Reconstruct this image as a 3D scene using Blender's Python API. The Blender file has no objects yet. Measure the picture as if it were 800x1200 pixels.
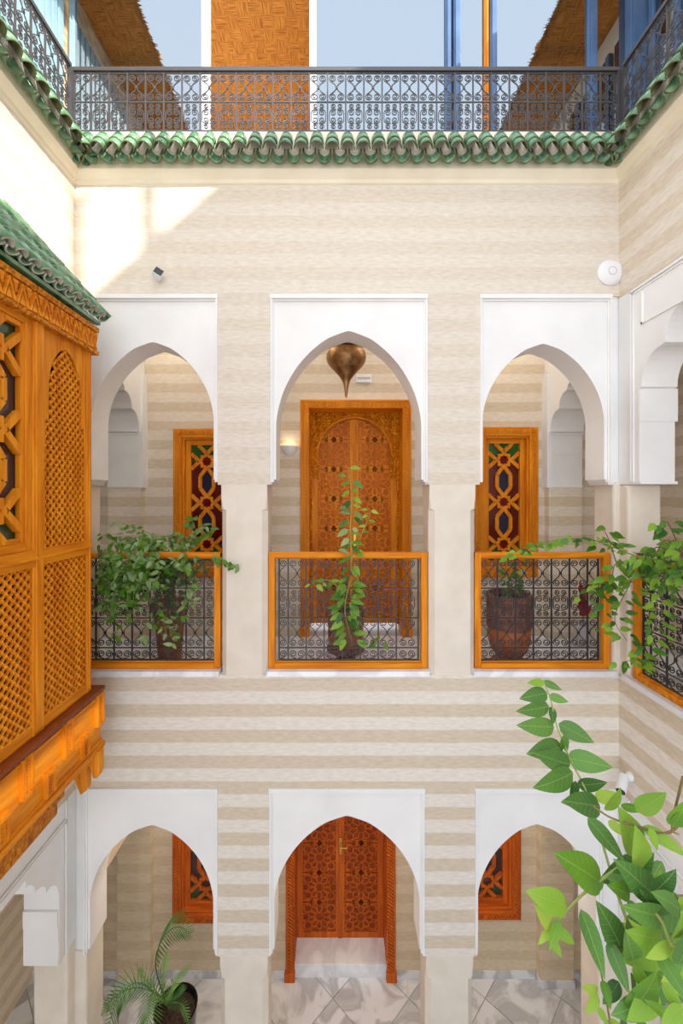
import bpy, bmesh, math, random
from mathutils import Vector, Matrix

# ------------------------------------------------------------------ camera, sky, sun, exposure
scene = bpy.context.scene
COL = scene.collection
F = 490.0                     # focal length in pixels of the 800x1200 frame
CXP, CYP = 390.0, 577.0       # vanishing point of the courtyard axis
CZ = 5.65                     # eye height above the ground floor
cam_d = bpy.data.cameras.new('camera')
cam = bpy.data.objects.new('camera', cam_d); COL.objects.link(cam)
cam.location = (0, 0, CZ); cam.rotation_euler = (math.radians(90), 0, 0)
cam_d.sensor_width = 36; cam_d.lens = F * 36 / 1200
cam_d.shift_x = (400 - CXP) / 1200; cam_d.shift_y = -(600 - CYP) / 1200
cam_d.clip_start = 0.02
scene.camera = cam

world = bpy.data.worlds.new('sky'); scene.world = world
world.use_nodes = True
wn = world.node_tree.nodes; wl = world.node_tree.links
bg = wn['Background']
tc = wn.new('ShaderNodeTexCoord'); sx = wn.new('ShaderNodeSeparateXYZ')
rp = wn.new('ShaderNodeValToRGB')
rp.color_ramp.elements[0].position = 0.0; rp.color_ramp.elements[0].color = (0.93, 0.95, 1.0, 1)
rp.color_ramp.elements[1].position = 1.0; rp.color_ramp.elements[1].color = (0.70, 0.85, 1.0, 1)
wl.new(tc.outputs['Generated'], sx.inputs[0]); wl.new(sx.outputs['Z'], rp.inputs[0])
wl.new(rp.outputs[0], bg.inputs['Color'])
bg.inputs['Strength'].default_value = 1.6

sun_d = bpy.data.lights.new('sun', 'SUN'); sun_d.energy = 5.5; sun_d.angle = math.radians(0.9)
sun_d.color = (1.0, 0.93, 0.82)
sun = bpy.data.objects.new('sun', sun_d); COL.objects.link(sun)
sun.location = (8, -9, 16)
SUNV = Vector((1.0, -1.1, 0.86))
sun.rotation_euler = SUNV.to_track_quat('Z', 'Y').to_euler()

scene.view_settings.view_transform = 'Standard'
scene.view_settings.look = 'None'
scene.view_settings.gamma = 1.0
scene.view_settings.use_curve_mapping = False
scene.view_settings.exposure = 0.50

# ------------------------------------------------------------------ measures
S = 137.0; D = F / S; SB = 100.7; YB = F / SB; GF = CZ - 1.67; T = 0.28
XL, XR = (88 - CXP) / S, (725 - CXP) / S
def wx(px, Y): return (px - CXP) * Y / F
def wz(py, Y): return CZ + (CYP - py) * Y / F
def fx(px): return (px - CXP) / S
def fz(py): return CZ + (CYP - py) / S
def bx(px): return (px - CXP) / SB
def bz(py): return CZ + (CYP - py) / SB
rnd = random.Random(11)
WM = {}

# ------------------------------------------------------------------ mesh helpers
class MB:
    def __init__(s): s.v = []; s.f = []; s.m = []; s.cm = 0
    def add(s, vs, fs):
        n = len(s.v); s.v.extend(tuple(p) for p in vs)
        for q in fs: s.f.append(tuple(i + n for i in q)); s.m.append(s.cm)
        return s
    def box(s, x0, x1, y0, y1, z0, z1):
        v = [(x, y, z) for z in (z0, z1) for y in (y0, y1) for x in (x0, x1)]
        return s.add(v, [(0, 2, 3, 1), (4, 5, 7, 6), (0, 1, 5, 4), (2, 6, 7, 3), (0, 4, 6, 2), (1, 3, 7, 5)])
    def prism(s, poly, axis, a0, a1):
        n = len(poly)
        if axis == 'y': g = lambda p, a: (p[0], a, p[1])
        elif axis == 'x': g = lambda p, a: (a, p[0], p[1])
        else: g = lambda p, a: (p[0], p[1], a)
        v = [g(p, a0) for p in poly] + [g(p, a1) for p in poly]
        f = [tuple(range(n)), tuple(range(2 * n - 1, n - 1, -1))]
        f += [(i, (i + 1) % n, (i + 1) % n + n, i + n) for i in range(n)]
        return s.add(v, f)
    def tube(s, pts, r, n=6, r1=None, cap=True):
        pts = [Vector(p) for p in pts]; L = len(pts); vs = []; fs = []
        up = Vector((0, 0, 1)); prev = None
        for i, p in enumerate(pts):
            d = (pts[min(i + 1, L - 1)] - pts[max(i - 1, 0)])
            if d.length < 1e-9: d = Vector((0, 0, 1))
            d.normalize()
            if prev is None:
                a = d.cross(up)
                if a.length < 0.05: a = d.cross(Vector((0, 1, 0)))
            else:
                a = prev - d * prev.dot(d)
            a.normalize(); prev = a; b = d.cross(a)
            rr = r if r1 is None else r + (r1 - r) * i / (L - 1)
            for k in range(n):
                t = 2 * math.pi * (k + .5) / n
                vs.append(p + a * (rr * math.cos(t)) + b * (rr * math.sin(t)))
        for i in range(L - 1):
            for k in range(n):
                fs.append((i * n + k, i * n + (k + 1) % n, (i + 1) * n + (k + 1) % n, (i + 1) * n + k))
        if cap:
            fs.append(tuple(range(n - 1, -1, -1))); fs.append(tuple((L - 1) * n + k for k in range(n)))
        return s.add(vs, fs)
    def lathe(s, prof, n=24, cx=0, cy=0, z0=0):
        vs = []; fs = []
        for r, z in prof:
            for k in range(n):
                t = 2 * math.pi * k / n
                vs.append((cx + r * math.cos(t), cy + r * math.sin(t), z0 + z))
        for i in range(len(prof) - 1):
            for k in range(n):
                fs.append((i * n + k, i * n + (k + 1) % n, (i + 1) * n + (k + 1) % n, (i + 1) * n + k))
        fs.append(tuple(range(n - 1, -1, -1))); fs.append(tuple((len(prof) - 1) * n + k for k in range(n)))
        return s.add(vs, fs)
    def bar(s, p0, p1, w, y0, y1):
        """flat strap in the local XZ plane from p0 to p1, width w, between depths y0 and y1"""
        a = Vector(p0); b = Vector(p1); d = (b - a)
        if d.length < 1e-6: return s
        d.normalize(); n = Vector((-d.y, d.x)) * (w / 2)
        return s.prism([tuple(a + n), tuple(b + n), tuple(b - n), tuple(a - n)], 'y', y0, y1)
    def mesh(s, name, mats, smooth=False):
        me = bpy.data.meshes.new(name); me.from_pydata(s.v, [], s.f)
        if not isinstance(mats, (list, tuple)): mats = [mats]
        for m in mats: me.materials.append(m)
        if len(mats) > 1: me.polygons.foreach_set('material_index', s.m)
        bm = bmesh.new(); bm.from_mesh(me)
        bmesh.ops.recalc_face_normals(bm, faces=bm.faces); bm.to_mesh(me); bm.free()
        if smooth: me.polygons.foreach_set('use_smooth', [True] * len(me.polygons))
        me.update(); return me
    def build(s, name, mats, parent=None, M=None, smooth=False, bevel=0, kind=None, label=None):
        o = put(name, s.mesh(name, mats, smooth), parent, M)
        if bevel:
            b = o.modifiers.new('bevel', 'BEVEL'); b.width = bevel; b.segments = 2; b.limit_method = 'ANGLE'
        if smooth:
            try: o.data.set_sharp_from_angle(angle=math.radians(40))
            except Exception: pass
        if kind: o['kind'] = kind
        if label: o['label'] = label
        return o

def put(name, me, parent=None, M=None):
    o = bpy.data.objects.new(name, me); COL.objects.link(o)
    M = M if M is not None else Matrix.Identity(4)
    if parent is not None:
        o.parent = parent; o.matrix_parent_inverse = WM[parent.name].inverted()
    o.matrix_basis = M; WM[o.name] = M.copy()
    return o
def empty(name, loc):
    o = bpy.data.objects.new(name, None); COL.objects.link(o); o.empty_display_size = .1
    o.location = loc; WM[o.name] = Matrix.Translation(loc)
    return o
def tag(o, label, cat, group=None):
    o['label'] = label; o['category'] = cat
    if group: o['group'] = group
    return o
def struct(o, label=None, cat=None):
    o['kind'] = 'structure'
    if label: o['label'] = label
    if cat: o['category'] = cat
    return o
def thing(name, loc, label, cat, group=None): return tag(empty(name, loc), label, cat, group)
TR = Matrix.Translation
def RZ(a): return Matrix.Rotation(a, 4, 'Z')
def RX(a): return Matrix.Rotation(a, 4, 'X')
def RY(a): return Matrix.Rotation(a, 4, 'Y')
def SC(x, y, z): return Matrix.Diagonal((x, y, z, 1))

# ------------------------------------------------------------------ materials
def srgb(r, g, b):
    f = lambda c: (c / 255 / 12.92) if c / 255 <= .04045 else ((c / 255 + .055) / 1.055) ** 2.4
    return (f(r), f(g), f(b), 1)
def newmat(name):
    m = bpy.data.materials.new(name); m.use_nodes = True
    n = m.node_tree.nodes; l = m.node_tree.links
    return m, n, l, n['Principled BSDF']
def plain(name, col, rough=.5, metal=0, spec=.5):
    m, n, l, p = newmat(name)
    p.inputs['Base Color'].default_value = col; p.inputs['Roughness'].default_value = rough
    p.inputs['Metallic'].default_value = metal; p.inputs['Specular IOR Level'].default_value = spec
    return m
def texpos(n, l, scale=(1, 1, 1), rot=(0, 0, 0)):
    g = n.new('ShaderNodeNewGeometry'); mp = n.new('ShaderNodeMapping')
    mp.inputs['Scale'].default_value = scale; mp.inputs['Rotation'].default_value = rot
    l.new(g.outputs['Position'], mp.inputs['Vector']); return mp.outputs[0], g
def mottled(name, c1, c2, scale=6, rough=.6, bump=.1, stretch=(1, 1, 1), spec=.4, detail=4, metal=0, bscale=None, contrast=(.3, .7)):
    m, n, l, p = newmat(name)
    v, g = texpos(n, l, stretch)
    t = n.new('ShaderNodeTexNoise'); t.inputs['Scale'].default_value = scale; t.inputs['Detail'].default_value = detail
    l.new(v, t.inputs['Vector'])
    r = n.new('ShaderNodeValToRGB'); r.color_ramp.elements[0].color = c1; r.color_ramp.elements[1].color = c2
    r.color_ramp.elements[0].position = contrast[0]; r.color_ramp.elements[1].position = contrast[1]
    l.new(t.outputs['Fac'], r.inputs[0]); l.new(r.outputs[0], p.inputs['Base Color'])
    p.inputs['Roughness'].default_value = rough; p.inputs['Specular IOR Level'].default_value = spec
    p.inputs['Metallic'].default_value = metal
    if bump:
        b = n.new('ShaderNodeBump'); b.inputs['Strength'].default_value = bump; b.inputs['Distance'].default_value = .02
        if bscale:
            t2 = n.new('ShaderNodeTexNoise'); t2.inputs['Scale'].default_value = bscale; t2.inputs['Detail'].default_value = 3
            l.new(v, t2.inputs['Vector']); l.new(t2.outputs['Fac'], b.inputs['Height'])
        else: l.new(t.outputs['Fac'], b.inputs['Height'])
        l.new(b.outputs[0], p.inputs['Normal'])
    return m
def stripes(name, tan, white, fade=None, zlow=None):
    """horizontal painted plaster bands 11 cm high; fade=(z0,z1,f): weaker contrast above z1"""
    m, n, l, p = newmat(name)
    g = n.new('ShaderNodeNewGeometry'); sp = n.new('ShaderNodeSeparateXYZ'); l.new(g.outputs['Position'], sp.inputs[0])
    nz = n.new('ShaderNodeTexNoise'); nz.inputs['Scale'].default_value = 3.0; nz.inputs['Detail'].default_value = 6
    l.new(g.outputs['Position'], nz.inputs['Vector'])
    ma = n.new('ShaderNodeMath'); ma.operation = 'MULTIPLY_ADD'; ma.inputs[1].default_value = .012; l.new(nz.outputs['Fac'], ma.inputs[0]); l.new(sp.outputs['Z'], ma.inputs[2])
    sb = n.new('ShaderNodeMath'); sb.operation = 'SUBTRACT'; sb.inputs[1].default_value = fz(816.8); l.new(ma.outputs[0], sb.inputs[0])
    ml = n.new('ShaderNodeMath'); ml.operation = 'MULTIPLY'; ml.inputs[1].default_value = 2 * math.pi / .22; l.new(sb.outputs[0], ml.inputs[0])
    co = n.new('ShaderNodeMath'); co.operation = 'COSINE'; l.new(ml.outputs[0], co.inputs[0])
    mr = n.new('ShaderNodeMapRange'); mr.inputs['From Min'].default_value = -.16; mr.inputs['From Max'].default_value = .16; l.new(co.outputs[0], mr.inputs['Value'])
    fac = mr.outputs[0]
    if fade:
        m2 = n.new('ShaderNodeMapRange'); m2.inputs['From Min'].default_value = fade[0]; m2.inputs['From Max'].default_value = fade[1]
        m2.inputs['To Min'].default_value = 0; m2.inputs['To Max'].default_value = fade[2]; l.new(sp.outputs['Z'], m2.inputs['Value'])
        mx0 = n.new('ShaderNodeMix'); mx0.data_type = 'FLOAT'; l.new(m2.outputs[0], mx0.inputs[0]); l.new(fac, mx0.inputs[2]); mx0.inputs[3].default_value = .62
        fac = mx0.outputs[0]
    mx = n.new('ShaderNodeMix'); mx.data_type = 'RGBA'; l.new(fac, mx.inputs[0]); mx.inputs[6].default_value = tan; mx.inputs[7].default_value = white
    # worn plaster mottling
    n2 = n.new('ShaderNodeTexNoise'); n2.inputs['Scale'].default_value = 14; n2.inputs['Detail'].default_value = 8
    mp = n.new('ShaderNodeMapping'); mp.inputs['Scale'].default_value = (1, 1, 4); l.new(g.outputs['Position'], mp.inputs['Vector']); l.new(mp.outputs[0], n2.inputs['Vector'])
    r = n.new('ShaderNodeValToRGB'); r.color_ramp.elements[0].color = (.86, .85, .83, 1); r.color_ramp.elements[1].color = (1, 1, 1, 1)
    r.color_ramp.elements[0].position = .3; r.color_ramp.elements[1].position = .65; l.new(n2.outputs['Fac'], r.inputs[0])
    mm = n.new('ShaderNodeMix'); mm.data_type = 'RGBA'; mm.blend_type = 'MULTIPLY'; mm.inputs[0].default_value = 1
    l.new(mx.outputs[2], mm.inputs[6]); l.new(r.outputs[0], mm.inputs[7]); l.new(mm.outputs[2], p.inputs['Base Color'])
    p.inputs['Roughness'].default_value = .62; p.inputs['Specular IOR Level'].default_value = .25
    b = n.new('ShaderNodeBump'); b.inputs['Strength'].default_value = .12; b.inputs['Distance'].default_value = .01; l.new(n2.outputs['Fac'], b.inputs['Height']); l.new(b.outputs[0], p.inputs['Normal'])
    return m
def wood(name, c1, c2, axis='z', rough=.5, carve=0):
    st = {'x': (1.2, 16, 16), 'y': (16, 1.2, 16), 'z': (16, 16, 1.2)}[axis]
    m, n, l, p = newmat(name)
    v, g = texpos(n, l, st)
    t = n.new('ShaderNodeTexNoise'); t.inputs['Scale'].default_value = 1.6; t.inputs['Detail'].default_value = 6; t.inputs['Distortion'].default_value = .6
    l.new(v, t.inputs['Vector'])
    r = n.new('ShaderNodeValToRGB'); r.color_ramp.elements[0].color = c1; r.color_ramp.elements[1].color = c2
    r.color_ramp.elements[0].position = .28; r.color_ramp.elements[1].position = .68
    l.new(t.outputs['Fac'], r.inputs[0]); l.new(r.outputs[0], p.inputs['Base Color'])
    p.inputs['Roughness'].default_value = rough; p.inputs['Specular IOR Level'].default_value = .2
    b = n.new('ShaderNodeBump'); b.inputs['Strength'].default_value = .08; b.inputs['Distance'].default_value = .01
    l.new(t.outputs['Fac'], b.inputs['Height'])
    if carve:
        vo = n.new('ShaderNodeTexVoronoi'); vo.inputs['Scale'].default_value = carve; l.new(g.outputs['Position'], vo.inputs['Vector'])
        b2 = n.new('ShaderNodeBump'); b2.inputs['Strength'].default_value = 1.0; b2.inputs['Distance'].default_value = .04
        l.new(vo.outputs['Distance'], b2.inputs['Height']); l.new(b.outputs[0], b2.inputs['Normal']); l.new(b2.outputs[0], p.inputs['Normal'])
    else: l.new(b.outputs[0], p.inputs['Normal'])
    return m
def marble(name, c1, c2, vein, rough=.18):
    m, n, l, p = newmat(name)
    oi = n.new('ShaderNodeObjectInfo'); g = n.new('ShaderNodeNewGeometry')
    ad = n.new('ShaderNodeVectorMath'); ad.operation = 'MULTIPLY_ADD'; ad.inputs[1].default_value = (9, 7, 5); l.new(oi.outputs['Random'], ad.inputs[0]); l.new(g.outputs['Position'], ad.inputs[2])
    t = n.new('ShaderNodeTexNoise'); t.inputs['Scale'].default_value = 2.2; t.inputs['Detail'].default_value = 8; t.inputs['Distortion'].default_value = 1.6
    l.new(ad.outputs[0], t.inputs['Vector'])
    r = n.new('ShaderNodeValToRGB'); r.color_ramp.elements[0].color = c1; r.color_ramp.elements[1].color = c2
    r.color_ramp.elements[0].position = .3; r.color_ramp.elements[1].position = .62
    e = r.color_ramp.elements.new(.45); e.color = vein
    e2 = r.color_ramp.elements.new(.57); e2.color = c2
    l.new(t.outputs['Fac'], r.inputs[0]); l.new(r.outputs[0], p.inputs['Base Color'])
    p.inputs['Roughness'].default_value = rough
    return m
def straw(name, c1, c2, ax=('x', 'z')):
    m, n, l, p = newmat(name)
    g = n.new('ShaderNodeNewGeometry'); sp = n.new('ShaderNodeSeparateXYZ'); l.new(g.outputs['Position'], sp.inputs[0])
    cb = n.new('ShaderNodeCombineXYZ'); l.new(sp.outputs[ax[0].upper()], cb.inputs[0]); l.new(sp.outputs[ax[1].upper()], cb.inputs[1])
    ck = n.new('ShaderNodeTexChecker'); ck.inputs['Scale'].default_value = 7; l.new(cb.outputs[0], ck.inputs['Vector'])
    cols = []
    for k, sc in enumerate(((4, 60, 1), (60, 4, 1))):
        mp = n.new('ShaderNodeMapping'); mp.inputs['Scale'].default_value = sc; l.new(cb.outputs[0], mp.inputs['Vector'])
        t = n.new('ShaderNodeTexNoise'); t.inputs['Scale'].default_value = 1.4; t.inputs['Detail'].default_value = 4; l.new(mp.outputs[0], t.inputs['Vector']); cols.append(t)
    mx = n.new('ShaderNodeMix'); mx.data_type = 'FLOAT'; l.new(ck.outputs['Fac'], mx.inputs[0]); l.new(cols[0].outputs['Fac'], mx.inputs[2]); l.new(cols[1].outputs['Fac'], mx.inputs[3])
    r = n.new('ShaderNodeValToRGB'); r.color_ramp.elements[0].color = c1; r.color_ramp.elements[1].color = c2
    r.color_ramp.elements[0].position = .3; r.color_ramp.elements[1].position = .62
    l.new(mx.outputs[0], r.inputs[0]); l.new(r.outputs[0], p.inputs['Base Color'])
    b = n.new('ShaderNodeBump'); b.inputs['Strength'].default_value = .8; b.inputs['Distance'].default_value = .015; l.new(mx.outputs[0], b.inputs['Height']); l.new(b.outputs[0], p.inputs['Normal'])
    p.inputs['Roughness'].default_value = .7
    tb = n.new('ShaderNodeBsdfTranslucent'); l.new(r.outputs[0], tb.inputs['Color'])
    ms = n.new('ShaderNodeMixShader'); ms.inputs[0].default_value = .45
    l.new(p.outputs[0], ms.inputs[1]); l.new(tb.outputs[0], ms.inputs[2]); l.new(ms.outputs[0], n['Material Output'].inputs['Surface'])
    return m
def leafmat(name, c1, c2, trans=.35, rough=.38, vein=False):
    m, n, l, p = newmat(name)
    oi = n.new('ShaderNodeObjectInfo'); g = n.new('ShaderNodeNewGeometry')
    t = n.new('ShaderNodeTexNoise'); t.inputs['Scale'].default_value = 9; l.new(g.outputs['Position'], t.inputs['Vector'])
    ad = n.new('ShaderNodeMath'); ad.operation = 'MULTIPLY_ADD'; ad.inputs[1].default_value = .55; ad.inputs[2].default_value = -.05
    l.new(oi.outputs['Random'], ad.inputs[0])
    a2 = n.new('ShaderNodeMath'); a2.operation = 'MULTIPLY_ADD'; a2.inputs[1].default_value = .7; l.new(t.outputs['Fac'], a2.inputs[0]); l.new(ad.outputs[0], a2.inputs[2])
    r = n.new('ShaderNodeValToRGB'); r.color_ramp.elements[0].color = c1; r.color_ramp.elements[1].color = c2
    r.color_ramp.elements[0].position = .25; r.color_ramp.elements[1].position = .8
    l.new(a2.outputs[0], r.inputs[0]); l.new(r.outputs[0], p.inputs['Base Color'])
    p.inputs['Roughness'].default_value = rough; p.inputs['Specular IOR Level'].default_value = .4
    colr = r.outputs[0]
    if vein:
        to = n.new('ShaderNodeTexCoord'); so = n.new('ShaderNodeSeparateXYZ'); l.new(to.outputs['Object'], so.inputs[0])
        ab = n.new('ShaderNodeMath'); ab.operation = 'ABSOLUTE'; l.new(so.outputs['Y'], ab.inputs[0])
        mr = n.new('ShaderNodeMapRange'); mr.inputs['From Min'].default_value = .004; mr.inputs['From Max'].default_value = .016; mr.inputs['To Min'].default_value = 1; mr.inputs['To Max'].default_value = 0
        l.new(ab.outputs[0], mr.inputs['Value'])
        sv = n.new('ShaderNodeMath'); sv.operation = 'MULTIPLY_ADD'; sv.inputs[1].default_value = -.8; l.new(ab.outputs[0], sv.inputs[0]); l.new(so.outputs['X'], sv.inputs[2])
        ml = n.new('ShaderNodeMath'); ml.operation = 'MULTIPLY'; ml.inputs[1].default_value = 52; l.new(sv.outputs[0], ml.inputs[0])
        sn = n.new('ShaderNodeMath'); sn.operation = 'SINE'; l.new(ml.outputs[0], sn.inputs[0])
        m3 = n.new('ShaderNodeMapRange'); m3.inputs['From Min'].default_value = .86; m3.inputs['From Max'].default_value = 1.0; m3.inputs['To Max'].default_value = .45; l.new(sn.outputs[0], m3.inputs['Value'])
        mxm = n.new('ShaderNodeMath'); mxm.operation = 'MAXIMUM'; l.new(mr.outputs[0], mxm.inputs[0]); l.new(m3.outputs[0], mxm.inputs[1])
        hf = n.new('ShaderNodeMath'); hf.operation = 'MULTIPLY'; hf.inputs[1].default_value = .28; l.new(mxm.outputs[0], hf.inputs[0])
        mv = n.new('ShaderNodeMix'); mv.data_type = 'RGBA'; l.new(hf.outputs[0], mv.inputs[0]); l.new(r.outputs[0], mv.inputs[6]); mv.inputs[7].default_value = srgb(186, 206, 120)
        colr = mv.outputs[2]; l.new(colr, p.inputs['Base Color'])
        bn = n.new('ShaderNodeBump'); bn.inputs['Strength'].default_value = .35; bn.inputs['Distance'].default_value = .01; bn.invert = True
        l.new(mxm.outputs[0], bn.inputs['Height']); l.new(bn.outputs[0], p.inputs['Normal'])
    tb = n.new('ShaderNodeBsdfTranslucent'); l.new(colr, tb.inputs['Color'])
    ms = n.new('ShaderNodeMixShader'); ms.inputs[0].default_value = trans
    l.new(p.outputs[0], ms.inputs[1]); l.new(tb.outputs[0], ms.inputs[2]); l.new(ms.outputs[0], n['Material Output'].inputs['Surface'])
    return m

W_C1, W_C2 = srgb(198, 104, 8), srgb(238, 152, 28)
M = {}
M['front'] = stripes('striped_plaster_front', srgb(216, 201, 180), srgb(233, 225, 215), (GF - .2, GF + 1.0, .74))
M['side'] = stripes('striped_plaster_side', srgb(218, 202, 180), srgb(235, 227, 217), (GF + 1.5, GF + 2.6, .5))
M['back'] = stripes('striped_plaster_gallery', srgb(220, 203, 178), srgb(234, 222, 204))
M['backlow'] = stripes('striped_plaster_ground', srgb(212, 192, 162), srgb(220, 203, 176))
M['plain'] = mottled('plain_plaster', srgb(220, 209, 194), srgb(232, 222, 208), 5, .6, .05)
M['white'] = mottled('white_plaster', srgb(232, 231, 230), srgb(243, 242, 241), 2, .55, .02)
M['cream'] = mottled('cream_plaster', srgb(232, 220, 196), srgb(243, 234, 214), 3, .6, .05)
M['wz'] = wood('honey_wood_vertical', W_C1, W_C2, 'z')
M['wx'] = wood('honey_wood_across', W_C1, W_C2, 'x')
M['wy'] = wood('honey_wood_along', W_C1, W_C2, 'y')
M['wcarve'] = wood('honey_wood_carved', W_C1, W_C2, 'z', .42, 34)
M['wdark'] = wood('dark_ledge_wood', srgb(104, 46, 20), srgb(150, 74, 34), 'y', .3)
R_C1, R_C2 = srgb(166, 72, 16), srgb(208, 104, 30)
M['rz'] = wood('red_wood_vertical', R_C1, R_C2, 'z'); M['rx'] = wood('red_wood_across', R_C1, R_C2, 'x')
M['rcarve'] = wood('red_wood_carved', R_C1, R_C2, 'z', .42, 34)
M['recess'] = wood('wood_recess_shade', srgb(176, 84, 4), srgb(206, 108, 8), 'z', .5)  # darker tones here and below paint shade behind the raised carving
M['rrecess'] = wood('red_wood_recess_shade', srgb(124, 48, 14), srgb(156, 66, 20), 'z', .5)
M['iron'] = plain('black_iron', srgb(44, 44, 48), .42, .0, .5)
M['bluiron'] = plain('blue_black_iron', srgb(54, 52, 56), .5, .0, 1.0)
M['glaze'] = mottled('green_glaze', srgb(48, 104, 60), srgb(126, 166, 128), 9, .22, .1, (1, 1, 1), .6, 5)
M['clay'] = mottled('tile_clay', srgb(70, 74, 48), srgb(128, 122, 88), 20, .7, .1)
M['mortar'] = mottled('lime_mortar', srgb(176, 172, 160), srgb(214, 210, 200), 20, .8, .1)
M['marble'] = marble('floor_marble', srgb(204, 204, 206), srgb(226, 226, 228), srgb(184, 183, 184))
M['wmarble'] = marble('pale_marble', srgb(232, 232, 235), srgb(243, 243, 246), srgb(222, 222, 225), .3)
M['grout'] = plain('grout', srgb(184, 180, 176), .8)
M['brass'] = mottled('aged_brass', srgb(116, 80, 48), srgb(168, 126, 82), 14, .34, .25, (1, 1, 1), .5, 4, .85, 60)
M['gold'] = plain('polished_brass', srgb(225, 180, 90), .25, 1)
M['terra'] = mottled('brown_terracotta', srgb(128, 80, 54), srgb(176, 118, 82), 10, .65, .5, (1, 1, 1), .3, 5, 0, 40)
M['terra2'] = mottled('carved_terracotta', srgb(112, 74, 62), srgb(166, 116, 98), 16, .7, 1.0, (1, 1, 1), .3, 5, 0, 55)
M['orange_clay'] = mottled('orange_clay', srgb(170, 92, 48), srgb(196, 118, 66), 8, .6, .2)
M['blackpot'] = plain('black_glazed_pot', srgb(24, 24, 26), .2)
M['soil'] = mottled('soil', srgb(40, 28, 20), srgb(74, 54, 40), 40, .9, .8)
M['device'] = plain('white_plastic', srgb(238, 238, 240), .35)
M['ddark'] = plain('dark_plastic', srgb(48, 46, 48), .3)
M['dgrey'] = plain('grey_plastic', srgb(190, 190, 194), .4)
M['redglass'] = plain('red_glass', srgb(112, 6, 14), .12, 0, .6)
M['maroon'] = plain('maroon_glass', srgb(92, 16, 10), .15, 0, .6)
M['blueglass'] = plain('blue_glass', srgb(34, 40, 66), .12, 0, .6)
M['greenglass'] = plain('green_glass', srgb(26, 92, 30), .12, 0, .6)
M['smoke'] = plain('smoky_glass', srgb(60, 46, 50), .15, 0, .6)
M['dgreen'] = plain('bottle_green_glass', srgb(38, 74, 44), .15, 0, .6)
M['interior'] = plain('interior_shade', srgb(70, 42, 18), .8)  # dark colour paints the shade inside, behind lattices and panes
M['straw'] = straw('straw_matting', srgb(132, 80, 26), srgb(206, 150, 72), ('x', 'z'))
M['strawy'] = straw('straw_ceiling_matting', srgb(150, 96, 38), srgb(222, 170, 96), ('y', 'x'))
M['blue'] = mottled('blue_steel', srgb(66, 96, 136), srgb(84, 116, 156), 4, .4, 0)
M['wsteel'] = plain('white_steel', srgb(226, 228, 234), .4)
M['teal'] = mottled('pale_blue_slats', srgb(120, 156, 172), srgb(150, 184, 196), 4, .5, 0)
M['stone'] = mottled('rough_stone', srgb(176, 150, 118), srgb(236, 220, 190), 7, .8, .6, (1, 1, 2))
M['leafA'] = leafmat('leaf_bright', srgb(70, 122, 34), srgb(150, 190, 66))
M['leafB'] = leafmat('leaf_deep', srgb(50, 92, 36), srgb(98, 146, 60), .3)
M['leafC'] = leafmat('leaf_grey_green', srgb(92, 126, 70), srgb(168, 190, 126), .3)
M['leafD'] = leafmat('leaf_lime', srgb(120, 176, 40), srgb(190, 216, 90), .45)
M['bigA'] = leafmat('broad_leaf_bright', srgb(74, 128, 34), srgb(150, 190, 62), .35, .4, True)
M['bigB'] = leafmat('broad_leaf_deep', srgb(54, 98, 40), srgb(100, 146, 62), .25, .4, True)
M['bigD'] = leafmat('broad_leaf_lime', srgb(116, 166, 40), srgb(184, 210, 84), .4, .4, True)
M['leafP'] = leafmat('palm_green', srgb(58, 112, 44), srgb(140, 184, 96), .3)
M['leafR'] = leafmat('leaf_red', srgb(130, 8, 22), srgb(190, 26, 40), .25)
M['stem'] = mottled('stem_brown', srgb(96, 78, 44), srgb(140, 120, 74), 20, .7, .2)
M['gstem'] = mottled('stem_green', srgb(126, 142, 66), srgb(166, 176, 98), 20, .6, .1)
def glass_pane(name):
    m, n, l, p = newmat(name)
    gl = n.new('ShaderNodeBsdfGlossy'); gl.inputs['Roughness'].default_value = .02; gl.inputs['Color'].default_value = (.40, .43, .46, 1)
    tr = n.new('ShaderNodeBsdfTransparent'); tr.inputs['Color'].default_value = (.75, .8, .82, 1)
    ms = n.new('ShaderNodeMixShader'); ms.inputs[0].default_value = .78
    l.new(tr.outputs[0], ms.inputs[1]); l.new(gl.outputs[0], ms.inputs[2]); l.new(ms.outputs[0], n['Material Output'].inputs['Surface'])
    return m
M['mirror'] = glass_pane('solar_glass')
def emit(name, col, st):
    m, n, l, p = newmat(name)
    p.inputs['Base Color'].default_value = col; p.inputs['Emission Color'].default_value = col; p.inputs['Emission Strength'].default_value = st
    return m
M['lamp'] = emit('lit_sconce_bulb', srgb(255, 214, 150), 3)
M['fill_light'] = emit('lit_fill_light', srgb(255, 232, 200), 10)  # glow of the added fill lamps

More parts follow.
